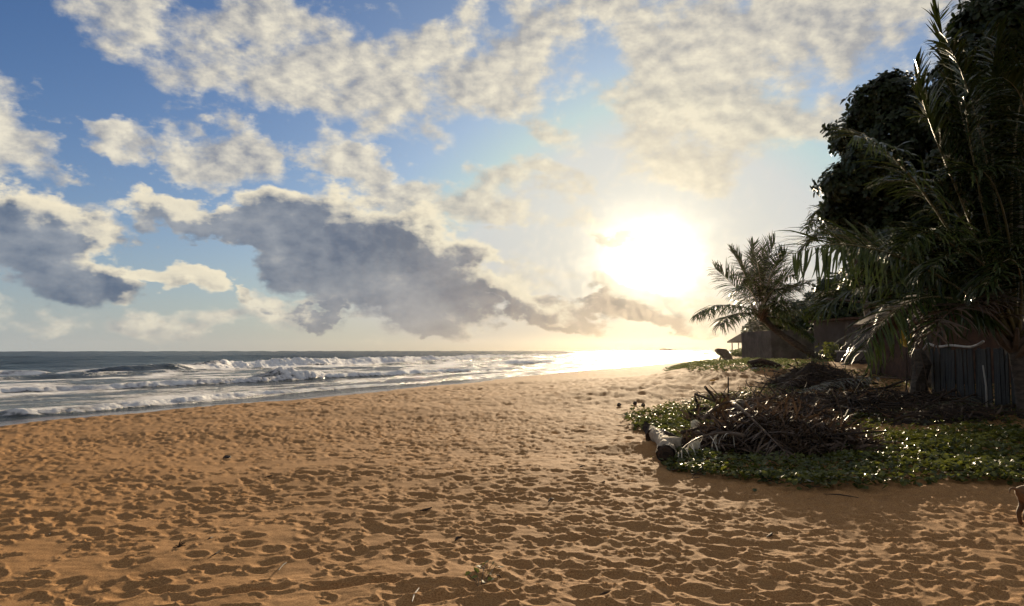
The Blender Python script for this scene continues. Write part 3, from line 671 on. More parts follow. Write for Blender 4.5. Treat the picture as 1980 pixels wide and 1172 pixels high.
# ------------------------------------------------------------ palms
def palm(base, top, fr, label, r0, mats, Ln, wd, pairs, name='coconut_palm', bow=(0, 0, 0), group=None, single=(), rs=.035, Y=None, boots=True):
    base = np.asarray(base, float); top = np.asarray(top, float)
    e = empty(name, tuple(base), label, 'palm tree', group)
    q = bez([base - [0, 0, .3], base * .65 + top * .35 + np.asarray(bow), base * .3 + top * .7 + np.asarray(bow), top], np.linspace(0, 1, 26))
    rad = r0 * (1 + .5 * np.exp(-np.linspace(0, 8, 26))) * np.linspace(1, .72, 26) * (1 + .045 * (np.arange(26) % 2))
    MB().tube(q, rad, 10).build('trunk', M_BARK, e, base, True)
    if boots:
        m = MB()
        for k in range(10):
            an = k * 2.4; d = np.array([math.cos(an), math.sin(an), .9]); s_ = top - [0, 0, .12 * (k % 3)]
            m.tube([s_, s_ + d * r0 * 1.3, s_ + d * r0 * 2.3 + [0, 0, r0]], [r0 * .5, r0 * .42, r0 * .2], 5)
        m.build('leaf_bases', M_DRYST, e, base)
    cache = {}
    for i, f in enumerate(fr):
        kw = dict(bend=1, roll=rng.normal(0, .3)); kw.update(f[1] if len(f) > 1 else {})
        lk = kw.pop('L', 1.0); mt = kw.pop('mats', mats); pk = kw.pop('pairs', pairs if i in single or not single else int(pairs * 1.25))
        put_frond('frond', f[0], pk, Ln * lk, wd, mt, e, base, rs, cache if i in single else False, **kw)
    return e
def bz(Y0, Y1, *p):
    """four photograph points with the distance running from Y0 to Y1"""
    return [at(x, y, Y0 + (Y1 - Y0) * k / 3.) for k, (x, y) in enumerate(p)]
G = (M_LEAF, M_RACH); DR = (M_DRY, M_DRYST)
base = at(1992, 830, 14.8); base[2] = gz(base[0], base[1])
top = at(1962, 672, 14.8)
fronds = [
    [bz(14.8, 13.2, (1955, 650), (1840, 515), (1640, 432), (1532, 492)), dict(bend=2, lift=.0, roll=.9, L=1.1)],
    [bz(14.8, 13.0, (1955, 655), (1885, 565), (1745, 520), (1668, 680)), dict(bend=2, lift=-.2, roll=.5, L=1.05)],
    [bz(14.8, 13.8, (1948, 640), (1885, 410), (1800, 290), (1768, 130)), dict(bend=0, lift=.3, roll=1.1)],
    [bz(14.8, 13.4, (1950, 640), (1830, 430), (1735, 270), (1652, 262)), dict(bend=2, lift=.1, roll=.5)],
    [bz(14.8, 13.0, (1955, 640), (1905, 420), (1872, 290), (1866, 190)), dict(bend=1, roll=1.3, L=.7)],
    [bz(14.8, 15.6, (1960, 640), (1900, 380), (1838, 150), (1812, 25)), dict(bend=0, roll=.4, lift=.3)],
    [bz(14.8, 14.2, (1965, 640), (1940, 380), (1960, 130), (2030, 40)), dict(bend=2, roll=.2)],
    [bz(14.8, 12.6, (1970, 640), (2010, 380), (2010, 180), (1940, 150)), dict(bend=2)],
    [bz(14.8, 16.6, (1955, 645), (1850, 500), (1740, 440), (1650, 540)), dict(bend=2)],
    [bz(14.8, 16.0, (1955, 655), (1860, 590), (1770, 570), (1700, 640)), dict(bend=2, mats=DR)],
    [bz(14.8, 15.4, (1955, 640), (1905, 470), (1830, 330), (1715, 350)), dict(bend=2)],
    [bz(14.8, 13.2, (1965, 655), (2060, 560), (2160, 600), (2200, 740)), dict(bend=2)],
    [bz(14.8, 16.5, (1965, 640), (2040, 430), (2130, 330), (2220, 420)), dict(bend=2)],
    [bz(14.8, 12.6, (1960, 655), (1900, 580), (1850, 560), (1800, 650)), dict(bend=2, mats=DR, gap=.3)],
    [bz(14.8, 14.6, (1960, 640), (1925, 430), (1900, 230), (1930, 70)), dict(bend=1, roll=.8)],
    [bz(14.8, 13.4, (1952, 645), (1870, 480), (1800, 400), (1745, 480)), dict(bend=2, L=.9)],
    [bz(14.8, 15.2, (1960, 640), (1890, 440), (1830, 260), (1775, 190)), dict(bend=1, roll=.3)],
    [bz(14.8, 16.2, (1955, 650), (1850, 555), (1690, 500), (1585, 600)), dict(bend=2, roll=.5)],
    [bz(14.8, 15.6, (1955, 650), (1845, 530), (1700, 455), (1600, 470)), dict(bend=2, roll=.7)],
    [bz(14.8, 15.0, (1962, 640), (1915, 400), (1850, 240), (1790, 230)), dict(bend=2, roll=.4)],
    [bz(14.8, 13.6, (1962, 640), (1930, 400), (1890, 180), (1835, 90)), dict(bend=2, roll=.6)],
    [bz(14.8, 13.0, (1966, 640), (1960, 450), (1930, 300), (1868, 330)), dict(bend=2)],
    [bz(14.8, 12.8, (1964, 650), (1930, 520), (1870, 440), (1800, 520)), dict(bend=2, roll=-.3)],
    [bz(14.8, 16.4, (1968, 640), (1985, 420), (1975, 200), (1900, 60)), dict(bend=2)],
    [bz(14.8, 12.4, (1968, 650), (1990, 520), (1960, 440), (1905, 560)), dict(bend=2)],
]
palm(base, top, fronds, 'big young coconut palm with long arching fronds at the right edge', .17, G, 1.12, .045, 75, single=(0, 1), rs=.04)
# the leaning palm at the top of the beach
Y = 43.; base = at(1612, 702, Y); base[2] = min(gz(base[0], base[1]), base[2] + .3); top = at(1470, 612, Y)
lean = [
    [bz(Y, Y - 1, (1468, 606), (1435, 588), (1385, 580), (1347, 608)), dict(bend=3, lift=0)],
    [bz(Y, Y - 1.5, (1468, 610), (1440, 600), (1405, 604), (1392, 629)), dict(bend=2, lift=0)],
    [bz(Y, Y + .5, (1468, 606), (1445, 580), (1415, 545), (1383, 520)), dict(bend=1, lift=.1)],
    [bz(Y, Y + 1, (1470, 604), (1450, 560), (1435, 510), (1415, 488)), dict(bend=1)],
    [bz(Y, Y - 1, (1471, 604), (1462, 555), (1458, 510), (1455, 474)), dict(bend=0, roll=.8)],
    [bz(Y, Y + 1, (1472, 604), (1476, 555), (1480, 500), (1498, 470)), dict(bend=0, roll=1.2)],
    [bz(Y, Y - 1.5, (1473, 604), (1482, 560), (1495, 515), (1520, 492)), dict(bend=1)],
    [bz(Y, Y + 1, (1473, 604), (1490, 565), (1510, 530), (1538, 530)), dict(bend=1)],
    [bz(Y, Y - .5, (1474, 606), (1495, 580), (1525, 555), (1562, 548)), dict(bend=2)],
    [bz(Y, Y - 1.5, (1474, 606), (1500, 592), (1545, 580), (1575, 600)), dict(bend=2)],
    [bz(Y, Y - .5, (1474, 608), (1510, 600), (1560, 596), (1612, 606)), dict(bend=1, lift=-.2, L=.6)],
    [bz(Y, Y - 1, (1474, 612), (1500, 608), (1545, 625), (1571, 652)), dict(bend=2, L=.6, lift=-.1)],
    [bz(Y, Y - 3, (1470, 604), (1460, 570), (1440, 540), (1428, 560)), dict(bend=2)],
    [bz(Y, Y + 3, (1472, 604), (1480, 560), (1470, 520), (1440, 530)), dict(bend=1)],
    [bz(Y, Y - 3, (1472, 604), (1485, 560), (1500, 545), (1520, 580)), dict(bend=2)],
    [bz(Y, Y + 2, (1472, 604), (1478, 550), (1472, 505), (1474, 482)), dict(bend=0, roll=.3)],
    [bz(Y, Y - 2, (1472, 604), (1474, 560), (1468, 520), (1462, 500)), dict(bend=1, roll=.6)],
    [bz(Y, Y - 3, (1473, 604), (1482, 555), (1490, 520), (1500, 512)), dict(bend=1, roll=-.5)],
    [bz(Y, Y + 3, (1472, 604), (1465, 560), (1452, 530), (1438, 508)), dict(bend=1)],
    [bz(Y, Y + 3, (1473, 604), (1492, 560), (1515, 540), (1535, 560)), dict(bend=2)],
    [bz(Y, Y - 3, (1473, 606), (1490, 585), (1510, 570), (1528, 610)), dict(bend=2)],
]
palm(base, top, lean, 'leaning coconut palm with bent trunk at the top of the beach', .235, G, 1.5, .062, 80, bow=(-.25, 0, -.30), rs=.05)
# two palms whose frond tips show past the big tree, and low ones in the grove
for (bx, tx, ty, Y, n, rl, lb) in ((1700, 1640, 436, 33, 15, 92, 'tall palm whose frond tips stick out left of the round tree'), (1730, 1690, 560, 48, 12, 60, 'hazy palm in the grove right of the leaning palm'),
                                   (1520, 1462, 640, 105, 11, 22, 'far hazy palm behind the hut roof')):
    b = at(bx, 700, Y); b[2] = gz(b[0], b[1]); t_ = at(tx, ty, Y); fs = []
    for k in range(n):
        an = k * 2 * math.pi / n + rng.normal(0, .15); u = rng.uniform(-.35, 1.0); L_ = rl * Y / F
        d = np.array([math.cos(an) * math.cos(u), math.sin(an) * math.cos(u), math.sin(u)])
        p1 = t_ + d * L_ * .4 + [0, 0, L_ * .12]; p2 = t_ + d * L_ * .8 + [0, 0, L_ * .05]; p3 = t_ + d * L_ * 1.0 * [1, 1, .6] - [0, 0, L_ * .28]
        fs.append([[t_, p1, p2, p3], dict(bend=2)])
    palm(b, t_, fs, lb, .15, G, .8, .065 * (Y / 33) ** .5, 34, group='palms behind the dune', boots=False)
# ------------------------------------------------------------ fence, posts, saplings
A = np.array([12.15, 20.3]); B = np.array([11.68, 17.3]); zf = gz(*((A + B) / 2)) ; nb = 17; nb2 = 34
e = empty('board_fence', (A[0], A[1], zf), 'weathered dark board fence under a bent bare pole by the palm', 'fence')
mid = lambda u: A + (B - A) * u
ang_f = math.atan2(B[1] - A[1], B[0] - A[0])
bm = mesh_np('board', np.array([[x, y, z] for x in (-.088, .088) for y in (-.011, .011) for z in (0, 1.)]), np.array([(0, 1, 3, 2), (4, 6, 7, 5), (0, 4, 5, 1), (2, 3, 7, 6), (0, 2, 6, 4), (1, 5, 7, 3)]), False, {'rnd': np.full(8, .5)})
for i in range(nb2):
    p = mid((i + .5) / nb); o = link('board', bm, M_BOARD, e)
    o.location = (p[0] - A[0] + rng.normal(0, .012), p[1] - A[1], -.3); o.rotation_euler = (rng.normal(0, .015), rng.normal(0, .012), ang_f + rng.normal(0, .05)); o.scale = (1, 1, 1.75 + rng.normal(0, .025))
u_ = np.linspace(-.12, 1.02, 12); hh = np.array([1.42, 1.60, 1.54, 1.50, 1.505, 1.53, 1.53, 1.51, 1.49, 1.485, 1.53, 1.62])
MB().tube([(*(mid(u) + [-.05, 0]), zf + h) for u, h in zip(u_, hh)], .034, 7, .05).build('top_pole', M_POLE, e, (A[0], A[1], zf), True)
for u in (.0, .5, 1.0):
    p = mid(u) + [.08, 0]; MB().tube([(*p, zf - .4), (*p, zf + 1.45)], .05, 7).build('post', M_TBARK, e, (A[0], A[1], zf))
b = at(1908, 792, 16.4); b[2] = gz(b[0], b[1])
tag(MB().tube([b - [0, 0, .2], b + [.01, 0, .55], b + [-.03, .02, 1.05]], [.022, .02, .016], 6).build('stake', M_POLE, None, b, True), 'thin pale stake standing at the right end of the board fence', 'stake')
b = at(1778, 765, 20.2); b[2] = gz(b[0], b[1]); e = empty('tree_stump', tuple(b), 'rough pale broken stump at the left end of the board fence', 'stump')
MB().tube([b - [0, 0, .2], b + [-.02, 0, .5], b + [.05, 0, 1.0], b + [-.03, 0, 1.42]], [.25, .19, .22, .14], 9, .18).build('trunk', M_BARK, e, b)
m = MB()
for k in range(7):
    an = rng.uniform(0, 6.28); r_ = .2; p = b + [math.cos(an) * r_, math.sin(an) * r_ - .02, 1.35 - rng.uniform(0, .3)]
    m.tube([p, p + [rng.normal(0, .06), -.05, -.4], p + [rng.normal(0, .1), -.06, -.8 - rng.uniform(0, .5)]], [.016, .013, .006], 4)
m.build('hanging_roots', M_DRYST, e, b)
b = at(1748, 705, 21.5); b[2] = gz(b[0], b[1]); e = empty('young_plant', tuple(b), 'young plant with orange-yellow dying leaves above the broken stump', 'plant')
t0_ = at(1752, 672, 21.5); MB().tube([b - [0, 0, .1], (b + t0_) / 2 + [.05, 0, 0], t0_], [.03, .025, .015], 6).build('stem', M_TWIG, e, b)
for (px, py) in ((1742, 628), (1748, 640), (1760, 645), (1738, 655), (1765, 660), (1752, 634)):
    p = at(px, py, 21.4); d = p - t0_; s_ = nrm(np.cross(d, [0, 1, 0])); w_ = .055
    V = [t0_, t0_ + d * .4 + s_ * w_, t0_ + d * .4 - s_ * w_, t0_ + d * .75 + s_ * w_ * .9 - [0, .03, 0], t0_ + d * .75 - s_ * w_ * .9 - [0, .03, 0], p - [0, .06, 0]]
    MB().add(V, [(1, 3, 4, 2)], [(0, 1, 2), (3, 5, 4)], rng.uniform(0, 1)).build('leaf', M_YELLOW, e, b)
for i, (px, py, pts) in enumerate(((1702, 700, [(1700, 660), (1703, 640), (1706, 622)]), (1680, 697, [(1688, 672), (1694, 650), (1688, 632)]), (1730, 702, [(1722, 668), (1712, 640), (1700, 622)]))):
    b = at(px, py, 28); b[2] = gz(b[0], b[1]); e = empty('sapling', tuple(b), ['upright bare sapling in front of the pinkish wall', 'forked bare sapling left of the upright one', 'bare sapling slanting left below the yellow leaves'][i], 'sapling', 'bare saplings by the pinkish house')
    q = [b - [0, 0, .2], *[at(x, y, 28) for x, y in pts]]
    MB().tube(q, [.04, .032, .024, .012], 6).build('stem', M_TWIG, e, b)
    for s_ in (1, -1):
        p = q[1 + (s_ > 0)]; MB().tube([p, p + [s_ * .25, .05, .22], p + [s_ * .36, 0, .5]], [.018, .012, .006], 5).build('twig', M_TWIG, e, b)
p = [at(1574, 577, 33), at(1620, 579, 32.5), at(1665, 584, 32), at(1712, 592, 31.5), at(1730, 640, 31.3)]; p.append(np.array([p[-1][0] + .2, p[-1][1], gz(p[-1][0], p[-1][1]) - .2]))
tag(MB().tube(p, [.035, .05, .07, .09, .11, .13], 7, .06).build('dead_tree', M_TBARK, None, p[-1], True), 'bare dead trunk bent over level and reaching left at frond height', 'dead tree')
p = [at(1632, 690, 38), at(1634, 660, 38), at(1637, 625, 38)]; p[0][2] = gz(p[0][0], p[0][1]) - .2
tag(MB().tube(p, .07, 8).build('post', M_TBARK, None, p[0]), 'dark upright post at the left edge of the pinkish wall', 'post')
# ------------------------------------------------------------ ground cover
def inside(poly, x, y):
    c = np.zeros(len(x), bool); j = len(poly) - 1
    for i in range(len(poly)):
        xi, yi, xj, yj = *poly[i], *poly[j]
        c ^= ((yi > y) != (yj > y)) & (x < (xj - xi) * (y - yi) / (yj - yi + 1e-12) + xi); j = i
    return c
def leaves(name, poly, n, size, mat, hgt, thin=None, upr=.45, ov=.8):
    poly = np.array(poly); lo, hi = poly.min(0), poly.max(0); x = rng.uniform(lo[0], hi[0], n * 5); y = rng.uniform(lo[1], hi[1], n * 5)
    wx_ = .34 * perlin(x * 1.4, y * 1.4, 41) + .20 * perlin(x * 4, y * 4, 42); wy_ = .50 * perlin(x * 1.4 + 9, y * 1.4, 43) + .22 * perlin(x * 4, y * 4, 45)
    k = inside(poly, x + wx_, y + wy_)
    if thin is not None: k &= rng.uniform(0, 1, len(x)) < thin(x, y)
    x, y = x[k][:n], y[k][:n]; n = len(x)
    z = ground(x, y) + hgt * rng.uniform(.05, 1, n) ** .8 * (.55 + .6 * (perlin(x * 1.3, y * 1.3, 44) + .5).clip(0, 1.2))
    nv = np.stack([rng.normal(0, upr, n), rng.normal(0, upr, n), np.ones(n)], 1); nv /= np.linalg.norm(nv, axis=1)[:, None]
    an = rng.uniform(0, 2 * np.pi, n); d = np.stack([np.cos(an), np.sin(an), 0 * an], 1); d -= (d * nv).sum(1)[:, None] * nv; d /= np.linalg.norm(d, axis=1)[:, None]
    s_ = np.cross(nv, d); L_ = (size * rng.uniform(.6, 1.35, n))[:, None]; c = np.stack([x, y, z], 1)
    P = [c - d * L_ * .5, c + s_ * L_ * .42 * ov + nv * L_ * .12, c - s_ * L_ * .42 * ov + nv * L_ * .12, c + d * L_ * .38 + s_ * L_ * .30 * ov + nv * L_ * .06, c + d * L_ * .38 - s_ * L_ * .30 * ov + nv * L_ * .06, c + d * L_ * .46]
    V = np.stack(P, 1).reshape(-1, 3); b = np.arange(n)[:, None] * 6
    Tr = np.concatenate([b + [0, 1, 5], b + [0, 5, 2], b + [1, 3, 5], b + [2, 5, 4]])
    col = np.repeat(rng.uniform(0, 1, n) ** 1.3, 6)
    me = mesh_np(name, V, Tr, False, {'rnd': col}); return link(name, me, mat)
PG = lambda *pp: [gp(*p)[:2] for p in pp]
vine_poly = PG((1202, 803), (1260, 795), (1325, 778), (1400, 765), (1478, 752), (1530, 738), (1600, 722), (1700, 716), (1780, 716), (1990, 735), (2150, 800), (2200, 940), (1985, 953), (1880, 948), (1760, 942), (1650, 944), (1560, 946), (1480, 942), (1400, 936), (1320, 925), (1292, 912), (1300, 880), (1262, 838), (1225, 825))
bare = lambda x, y: np.clip(.62 + .8 * perlin(x * .55, y * .55, 47) + .25 * sm(y, 13, 9.5), .06, 1) * np.where(y > 17, .45, 1) * (1 - .70 * sm(y, 12.2, 13.4) * sm(x / y, .37, .43))
o = leaves('vine_cover', vine_poly, 42000, .085, M_VINE, .15, bare); tag(o, 'glossy green beach vine leaves creeping over the sand', 'vine', kind='stuff')
cen = np.mean(np.array(vine_poly), 0); edge_poly = [tuple(cen + (np.array(q) - cen) * 1.10) for q in vine_poly]
fringe = lambda x, y: sm(perlin(x * 2.2, y * 2.2, 48) + .5 * perlin(x * 6, y * 6, 49), .25, .6) * .12
o = leaves('vine_runners', edge_poly, 3500, .075, M_VINE, .06, fringe); tag(o, 'scattered vine leaves straggling out over the sand round the patch', 'vine', kind='stuff')
grass_poly = PG((1285, 716), (1330, 703), (1390, 699), (1440, 696), (1500, 697), (1560, 701), (1600, 700), (1590, 716), (1540, 721), (1440, 722), (1340, 721))
o = leaves('beach_grass', grass_poly, 10000, .15, M_GRASS, .18, None, .6, .45); tag(o, 'low green growth on the dune below the leaning palm', 'grass', kind='stuff')
a = at(1482, 690, 78); hp = [(a[0] + 3.6 * math.cos(t_), a[1] + 7 * math.sin(t_)) for t_ in np.linspace(0, 6.28, 14)]
o = leaves('dune_scrub', hp, 4500, .28, M_GRASS, .9, None, .7, .5); tag(o, 'low hazy scrub on the far dune in front of the hut', 'scrub', kind='stuff')
stems = MB()
for k in range(260):
    q = vine_poly[rng.integers(0, len(vine_poly))]; c = np.mean(vine_poly, 0); u = rng.uniform(0, .5); p = np.array(q) * (1 - u) + c * u
    an = rng.uniform(0, 6.28); pts = []
    for j in range(6):
        pts.append((p[0], p[1], gz(*p) + .025 + .03 * (j % 2))); an += rng.normal(0, .5); p = p + np.array([math.cos(an), math.sin(an)]) * rng.uniform(.08, .2)
    stems.tube(pts, .005, 4, a=rng.uniform(0, 1))
o = stems.build('vine_stems', M_TWIG, None, (0, 0, 0)); tag(o, 'thin brown runners among the beach vine leaves', 'vine', kind='stuff')
# sprigs in the open sand near the camera
for i, (px, py, ll) in enumerate(((928, 1138, [(905, 1120), (920, 1118), (938, 1110), (946, 1120), (960, 1108), (915, 1140), (935, 1136), (948, 1137)]), (942, 1108, [(930, 1104), (942, 1102), (955, 1108), (968, 1106), (925, 1112)]))):
    b = gp(px, py); e = empty('vine_sprig', tuple(b), ['lower clump of vine leaves sprouting from the near sand', 'upper smaller vine sprig just behind the lower clump'][i], 'plant', 'vine sprigs in the near sand')
    for k, (lx, ly) in enumerate(ll):
        p = gp(lx, ly); p = p + [0, 0, .035 + .02 * (k % 3)]
        MB().tube([(b[0], b[1], b[2] - .02), (p + b) / 2 + [0, 0, .01], p], .0022, 4).build('stem', M_TWIG, e, b)
        nv = nrm([rng.normal(0, .5), rng.normal(-.1, .5), 1]); d = nrm(np.cross(nv, [rng.normal(), rng.normal(), .1])); s_ = np.cross(nv, d); l = rng.uniform(.045, .065)
        V = [p - d * l * .5, p + s_ * l * .4 + nv * l * .15, p - s_ * l * .4 + nv * l * .15, p + d * l * .4 + s_ * l * .3 + nv * l * .1, p + d * l * .4 - s_ * l * .3 + nv * l * .1, p + d * l * .45]
        MB().add(V, None, [(0, 1, 5), (0, 5, 2), (1, 3, 5), (2, 5, 4)], rng.uniform(.3, 1)).build('leaf', M_VINE, e, b)
# ------------------------------------------------------------ heaps of dead wood
def heap(px, py, wx_, wy_, hgt, nbr, ntw, label, mats=(M_ROT_SHADE, M_TWIG), leafy=0, seed=0):
    c = gp(px, py); e = empty('brush_heap', tuple(c), label, 'brush pile', 'heaps of dead brush')
    nr_, na = 7, 26; V = []
    for j in range(nr_):
        f_ = j / (nr_ - 1)
        for k in range(na):
            an = k * 2 * np.pi / na; x, y = c[0] + wx_ * (1 - f_) * math.cos(an), c[1] + wy_ * (1 - f_) * math.sin(an)
            V.append((x, y, gz(x, y) - .08 + hgt * .72 * (1 - (1 - f_) ** 2) * (1 + .45 * perlin(x * 2.3, y * 2.3, 50 + seed))))
    MB().add(V, [(j * na + k, j * na + (k + 1) % na, (j + 1) * na + (k + 1) % na, (j + 1) * na + k) for j in range(nr_ - 1) for k in range(na)]).build('litter_mound', mats[0], e, c, True)
    def stick(lmin, lmax, r):
        u = rng.uniform(0, 1) ** .6; an = rng.uniform(0, 6.28); x, y = c[0] + wx_ * u * math.cos(an), c[1] + wy_ * u * math.sin(an)
        z = gz(x, y) + hgt * .75 * (1 - u * u) * rng.uniform(.4, 1.1) + .03; d = nrm([rng.normal(0, 1), rng.normal(0, .8), rng.normal(.12, .30)]); l = rng.uniform(lmin, lmax)
        p0 = np.array([x, y, z]) - d * l * .5; p1 = p0 + d * l; md = (p0 + p1) / 2 + rng.normal(0, .08 * l, 3)
        for p in (p0, p1, md): p[2] = max(p[2], gz(p[0], p[1]) + .015)
        return [p0, (p0 + md) / 2 + rng.normal(0, .02, 3), md, p1], [r, r * .9, r * .75, r * .4]
    for k in range(nbr): MB().tube(*stick(.5, 2.1, rng.uniform(.012, .034)), 6, .08, rng.uniform(0, 1)).build('branch', mats[1], e, c)
    m = MB()
    for k in range(ntw): m.tube(*stick(.2, .8, rng.uniform(.004, .010)), 4, a=rng.uniform(0, 1))
    o = m.build('twigs', mats[1], e, c); o['kind'] = 'stuff'
    if leafy:
        m = MB()
        for k in range(leafy):
            u = rng.uniform(0, 1) ** .5; an = rng.uniform(0, 6.28); x, y = c[0] + wx_ * 1.1 * u * math.cos(an), c[1] + wy_ * 1.1 * u * math.sin(an)
            z = gz(x, y) + hgt * .8 * (1 - u * u) * rng.uniform(.75, 1.1) + .03; d = nrm([rng.normal(), rng.normal(), rng.normal(0, .5)]); s_ = nrm(np.cross(d, rng.normal(0, 1, 3))); nn = np.cross(d, s_); l = rng.uniform(.14, .50); w_ = rng.uniform(.008, .024); p = np.array([x, y, z])
            V = [p, p + d * l * .35 + s_ * w_ + nn * l * .12, p + d * l * .35 - s_ * w_ + nn * l * .12, p + d * l * .7 + s_ * w_ * .8 + nn * l * .1, p + d * l * .7 - s_ * w_ * .8 + nn * l * .1, p + d * l - nn * l * .1]
            m.add(V, [(1, 3, 4, 2)], [(0, 1, 2), (3, 5, 4)], rng.uniform(0, 1))
        o = m.build('dead_leaves', M_DRY, e, c); o['kind'] = 'stuff'
    return c
heap(1500, 872, 1.45, .85, .60, 60, 560, 'nearest large heap of brown dead palm litter behind the driftwood log', leafy=2200, seed=1)
heap(1485, 822, 1.5, 1.0, .55, 60, 380, 'dark heap of broken stalks behind the nearest litter heap', leafy=700, seed=2)
heap(1580, 745, 1.9, 1.2, .95, 60, 620, 'dark twiggy brush pile at the edge of the open sand below the leaning palm', leafy=100, seed=3)
heap(1600, 796, 2.1, 1.5, .58, 80, 520, 'low tangle of pale and dark sticks between the litter heap and the twiggy pile', leafy=450, seed=4)
heap(1690, 706, 2.2, .7, .42, 24, 160, 'long low dark brush ridge below the pinkish wall', seed=5)
heap(1820, 812, 1.4, .8, .36, 20, 120, 'low shaded brush below the board fence', leafy=110, seed=6)
heap(1710, 785, 2.3, 1.9, .34, 60, 420, 'flat shaded brush in the middle of the vines', leafy=300, seed=7)
b = gp(1472, 711); m = MB().tube([b + [-.55, 0, .16], b + [0, .05, .22], b + [.5, 0, .12], b + [.9, -.1, .05]], [.20, .24, .18, .08], 8, .1)
tag(m.build('old_log', M_ROT_SHADE, None, b), 'dark rotten log lying in the grass left of the leaning palm', 'log')
# dead fronds, each one lying where it fell
def dead(label, pts, mats, Ln, wd, pairs, hs, **kw):
    P = []
    for (px, py), h in zip(pts, hs):
        g = gp(px, py); P.append(g + [0, 0, h])
    # ease the curve over the litter
    o = None; org = tuple(P[0]); C, lf = frond(P, pairs, Ln, wd, **kw)
    for c_ in C: c_[2] = max(c_[2], gz(c_[0], c_[1]) + .02)
    o = MB().tube(C, .022 * np.linspace(1.5, .15, len(C)), 6).build('dead_frond', mats[1], None, org, True); tag(o, label, 'palm frond', 'dead palm fronds on the vines')
    m = MB()
    for k, Bm, p in lf:
        V = LEAF[k] @ Bm + p; V[:, 2] = np.maximum(V[:, 2], ground(V[:, 0], V[:, 1]) + .02 + .05 * rng.uniform()); m.add(V, LQ, LT, rng.uniform(0, 1))
    q = m.build('leaflets', mats[0], o, org); q['kind'] = 'stuff'
GG = (M_GREY, M_DRYST); PP = (M_PALE, M_POLE)
fk = dict(bend=1, lift=-.1, messy=.2)
dead('big grey-green feathery dead frond below the dark twiggy brush pile', [(1740, 752), (1650, 748), (1580, 762), (1500, 792)], GG, .75, .045, 60, (.35, .45, .35, .06), **fk)
dead('grey dead frond reaching up toward the right end of the fence', [(1890, 785), (1860, 795), (1820, 808), (1780, 822)], GG, .6, .04, 44, (.3, .3, .2, .05), **fk)
dead('thin bundle-like dead frond pointing right out of the litter heap', [(1560, 868), (1600, 868), (1640, 872), (1690, 880)], DR, .35, .03, 30, (.30, .25, .15, .04), **fk)
dead('long bare-looking dead frond across the low stick tangle', [(1530, 815), (1590, 806), (1650, 808), (1700, 812)], DR, .4, .03, 30, (.3, .35, .25, .1), **fk)
dead('bleached dead frond with strips hanging in front of the litter heap', [(1440, 892), (1395, 884), (1350, 884), (1312, 902)], (M_PALE, M_DRYST), .40, .016, 22, (.36, .40, .36, .20), bend=3, lift=-.5, messy=.45, gap=.4)
dead('brown dead frond arching over the top of the nearest litter heap', [(1360, 850), (1400, 838), (1470, 838), (1530, 870)], DR, .5, .035, 40, (.35, .75, .75, .3), **fk)
dead('curled brown dead frond on the right flank of the nearest litter heap', [(1430, 868), (1480, 850), (1530, 858), (1590, 885)], DR, .5, .035, 40, (.55, .7, .55, .08), **fk)
dead('brown dead frond hanging down the near side of the litter heap', [(1420, 862), (1440, 872), (1480, 886), (1540, 905)], DR, .45, .03, 36, (.7, .65, .4, .05), **fk)
dead('dark dead frond with upright stalks left in the broken stalk heap', [(1470, 815), (1420, 808), (1380, 802), (1330, 800)], DR, .5, .035, 34, (.3, .5, .5, .25), bend=1, lift=.5, messy=.3)
dead('dark dead frond lying in front of the fence shade', [(1790, 775), (1740, 782), (1690, 790), (1630, 800)], GG, .6, .04, 44, (.25, .3, .2, .05), **fk)
dead('brown dead frond lying on the sunny vines behind the litter heap', [(1600, 785), (1560, 792), (1500, 798), (1440, 800)], DR, .5, .035, 40, (.3, .4, .3, .1), **fk)
dead('dead frond sticking out at the left foot of the twiggy pile', [(1570, 750), (1545, 752), (1515, 758), (1490, 768)], DR, .45, .035, 30, (.5, .45, .3, .05), **fk)
# upright broken stalk beside the vines
for (px, py, qx, qy, r_, lb) in ((1352, 800, 1343, 765, .035, 'short upright broken stalk standing at the left of the stalk heap'), (1398, 800, 1408, 770, .03, 'dark broken stalk leaning right in the stalk heap'),
                                 (1565, 800, 1520, 760, .035, 'slanting dark stalk across the low stick tangle'), (1325, 805, 1372, 800, .09, 'dark thick log end lying among the vines left of the stalk heap')):
    a = gp(px, py); b = at(qx, qy, a[1] - (.2 if r_ < .09 else .0)); 
    if r_ > .08: b = gp(qx, qy) + [0, 0, .12]; a = a + [0, 0, .06]
    tag(MB().tube([a - [0, 0, .05], a * .5 + b * .5 + [.02, 0, .02], b], [r_, r_ * .95, r_ * .5], 7, .1).build('broken_stalk' if r_ < .08 else 'rotten_log', M_ROT_SHADE, None, a), lb, 'stalk' if r_ < .08 else 'log')
# ------------------------------------------------------------ the driftwood log and husks
a, b = gp(1287, 898), gp(1262, 856); d = nrm(b - a); up = np.array([0, 0, 1.]); ln = np.linalg.norm(b - a); r_ = .130
e = empty('driftwood_log', tuple(a), 'pale bleached driftwood log with a cut end coloured dark as shade and a branch stub', 'log')
c_ = lambda u, h, sx=0: a + d * ln * u + up * h + np.cross(d, up) * sx
us = np.linspace(0, 1, 26)
MB().add(*tube([c_(u, .15 + .015 * math.sin(u * 9), .10 * math.sin(u * 3.0)) for u in us], [r_ * (1 - .16 * u + .05 * math.sin(u * 17)) for u in us], 16, caps=False, wob=.075)).build('log', M_DRIFT, e, a)
V, Q_, T_ = tube([c_(-.012, .15, 0), c_(.01, .15, 0), c_(.03, .145, 0)], [r_ * .70, r_ * .93, r_ * .9], 14, wob=.05); MB().add(V, Q_, T_).build('shaded_end', M_ROT_SHADE, e, a)  # dark cap: shade on the cut end put into its colour
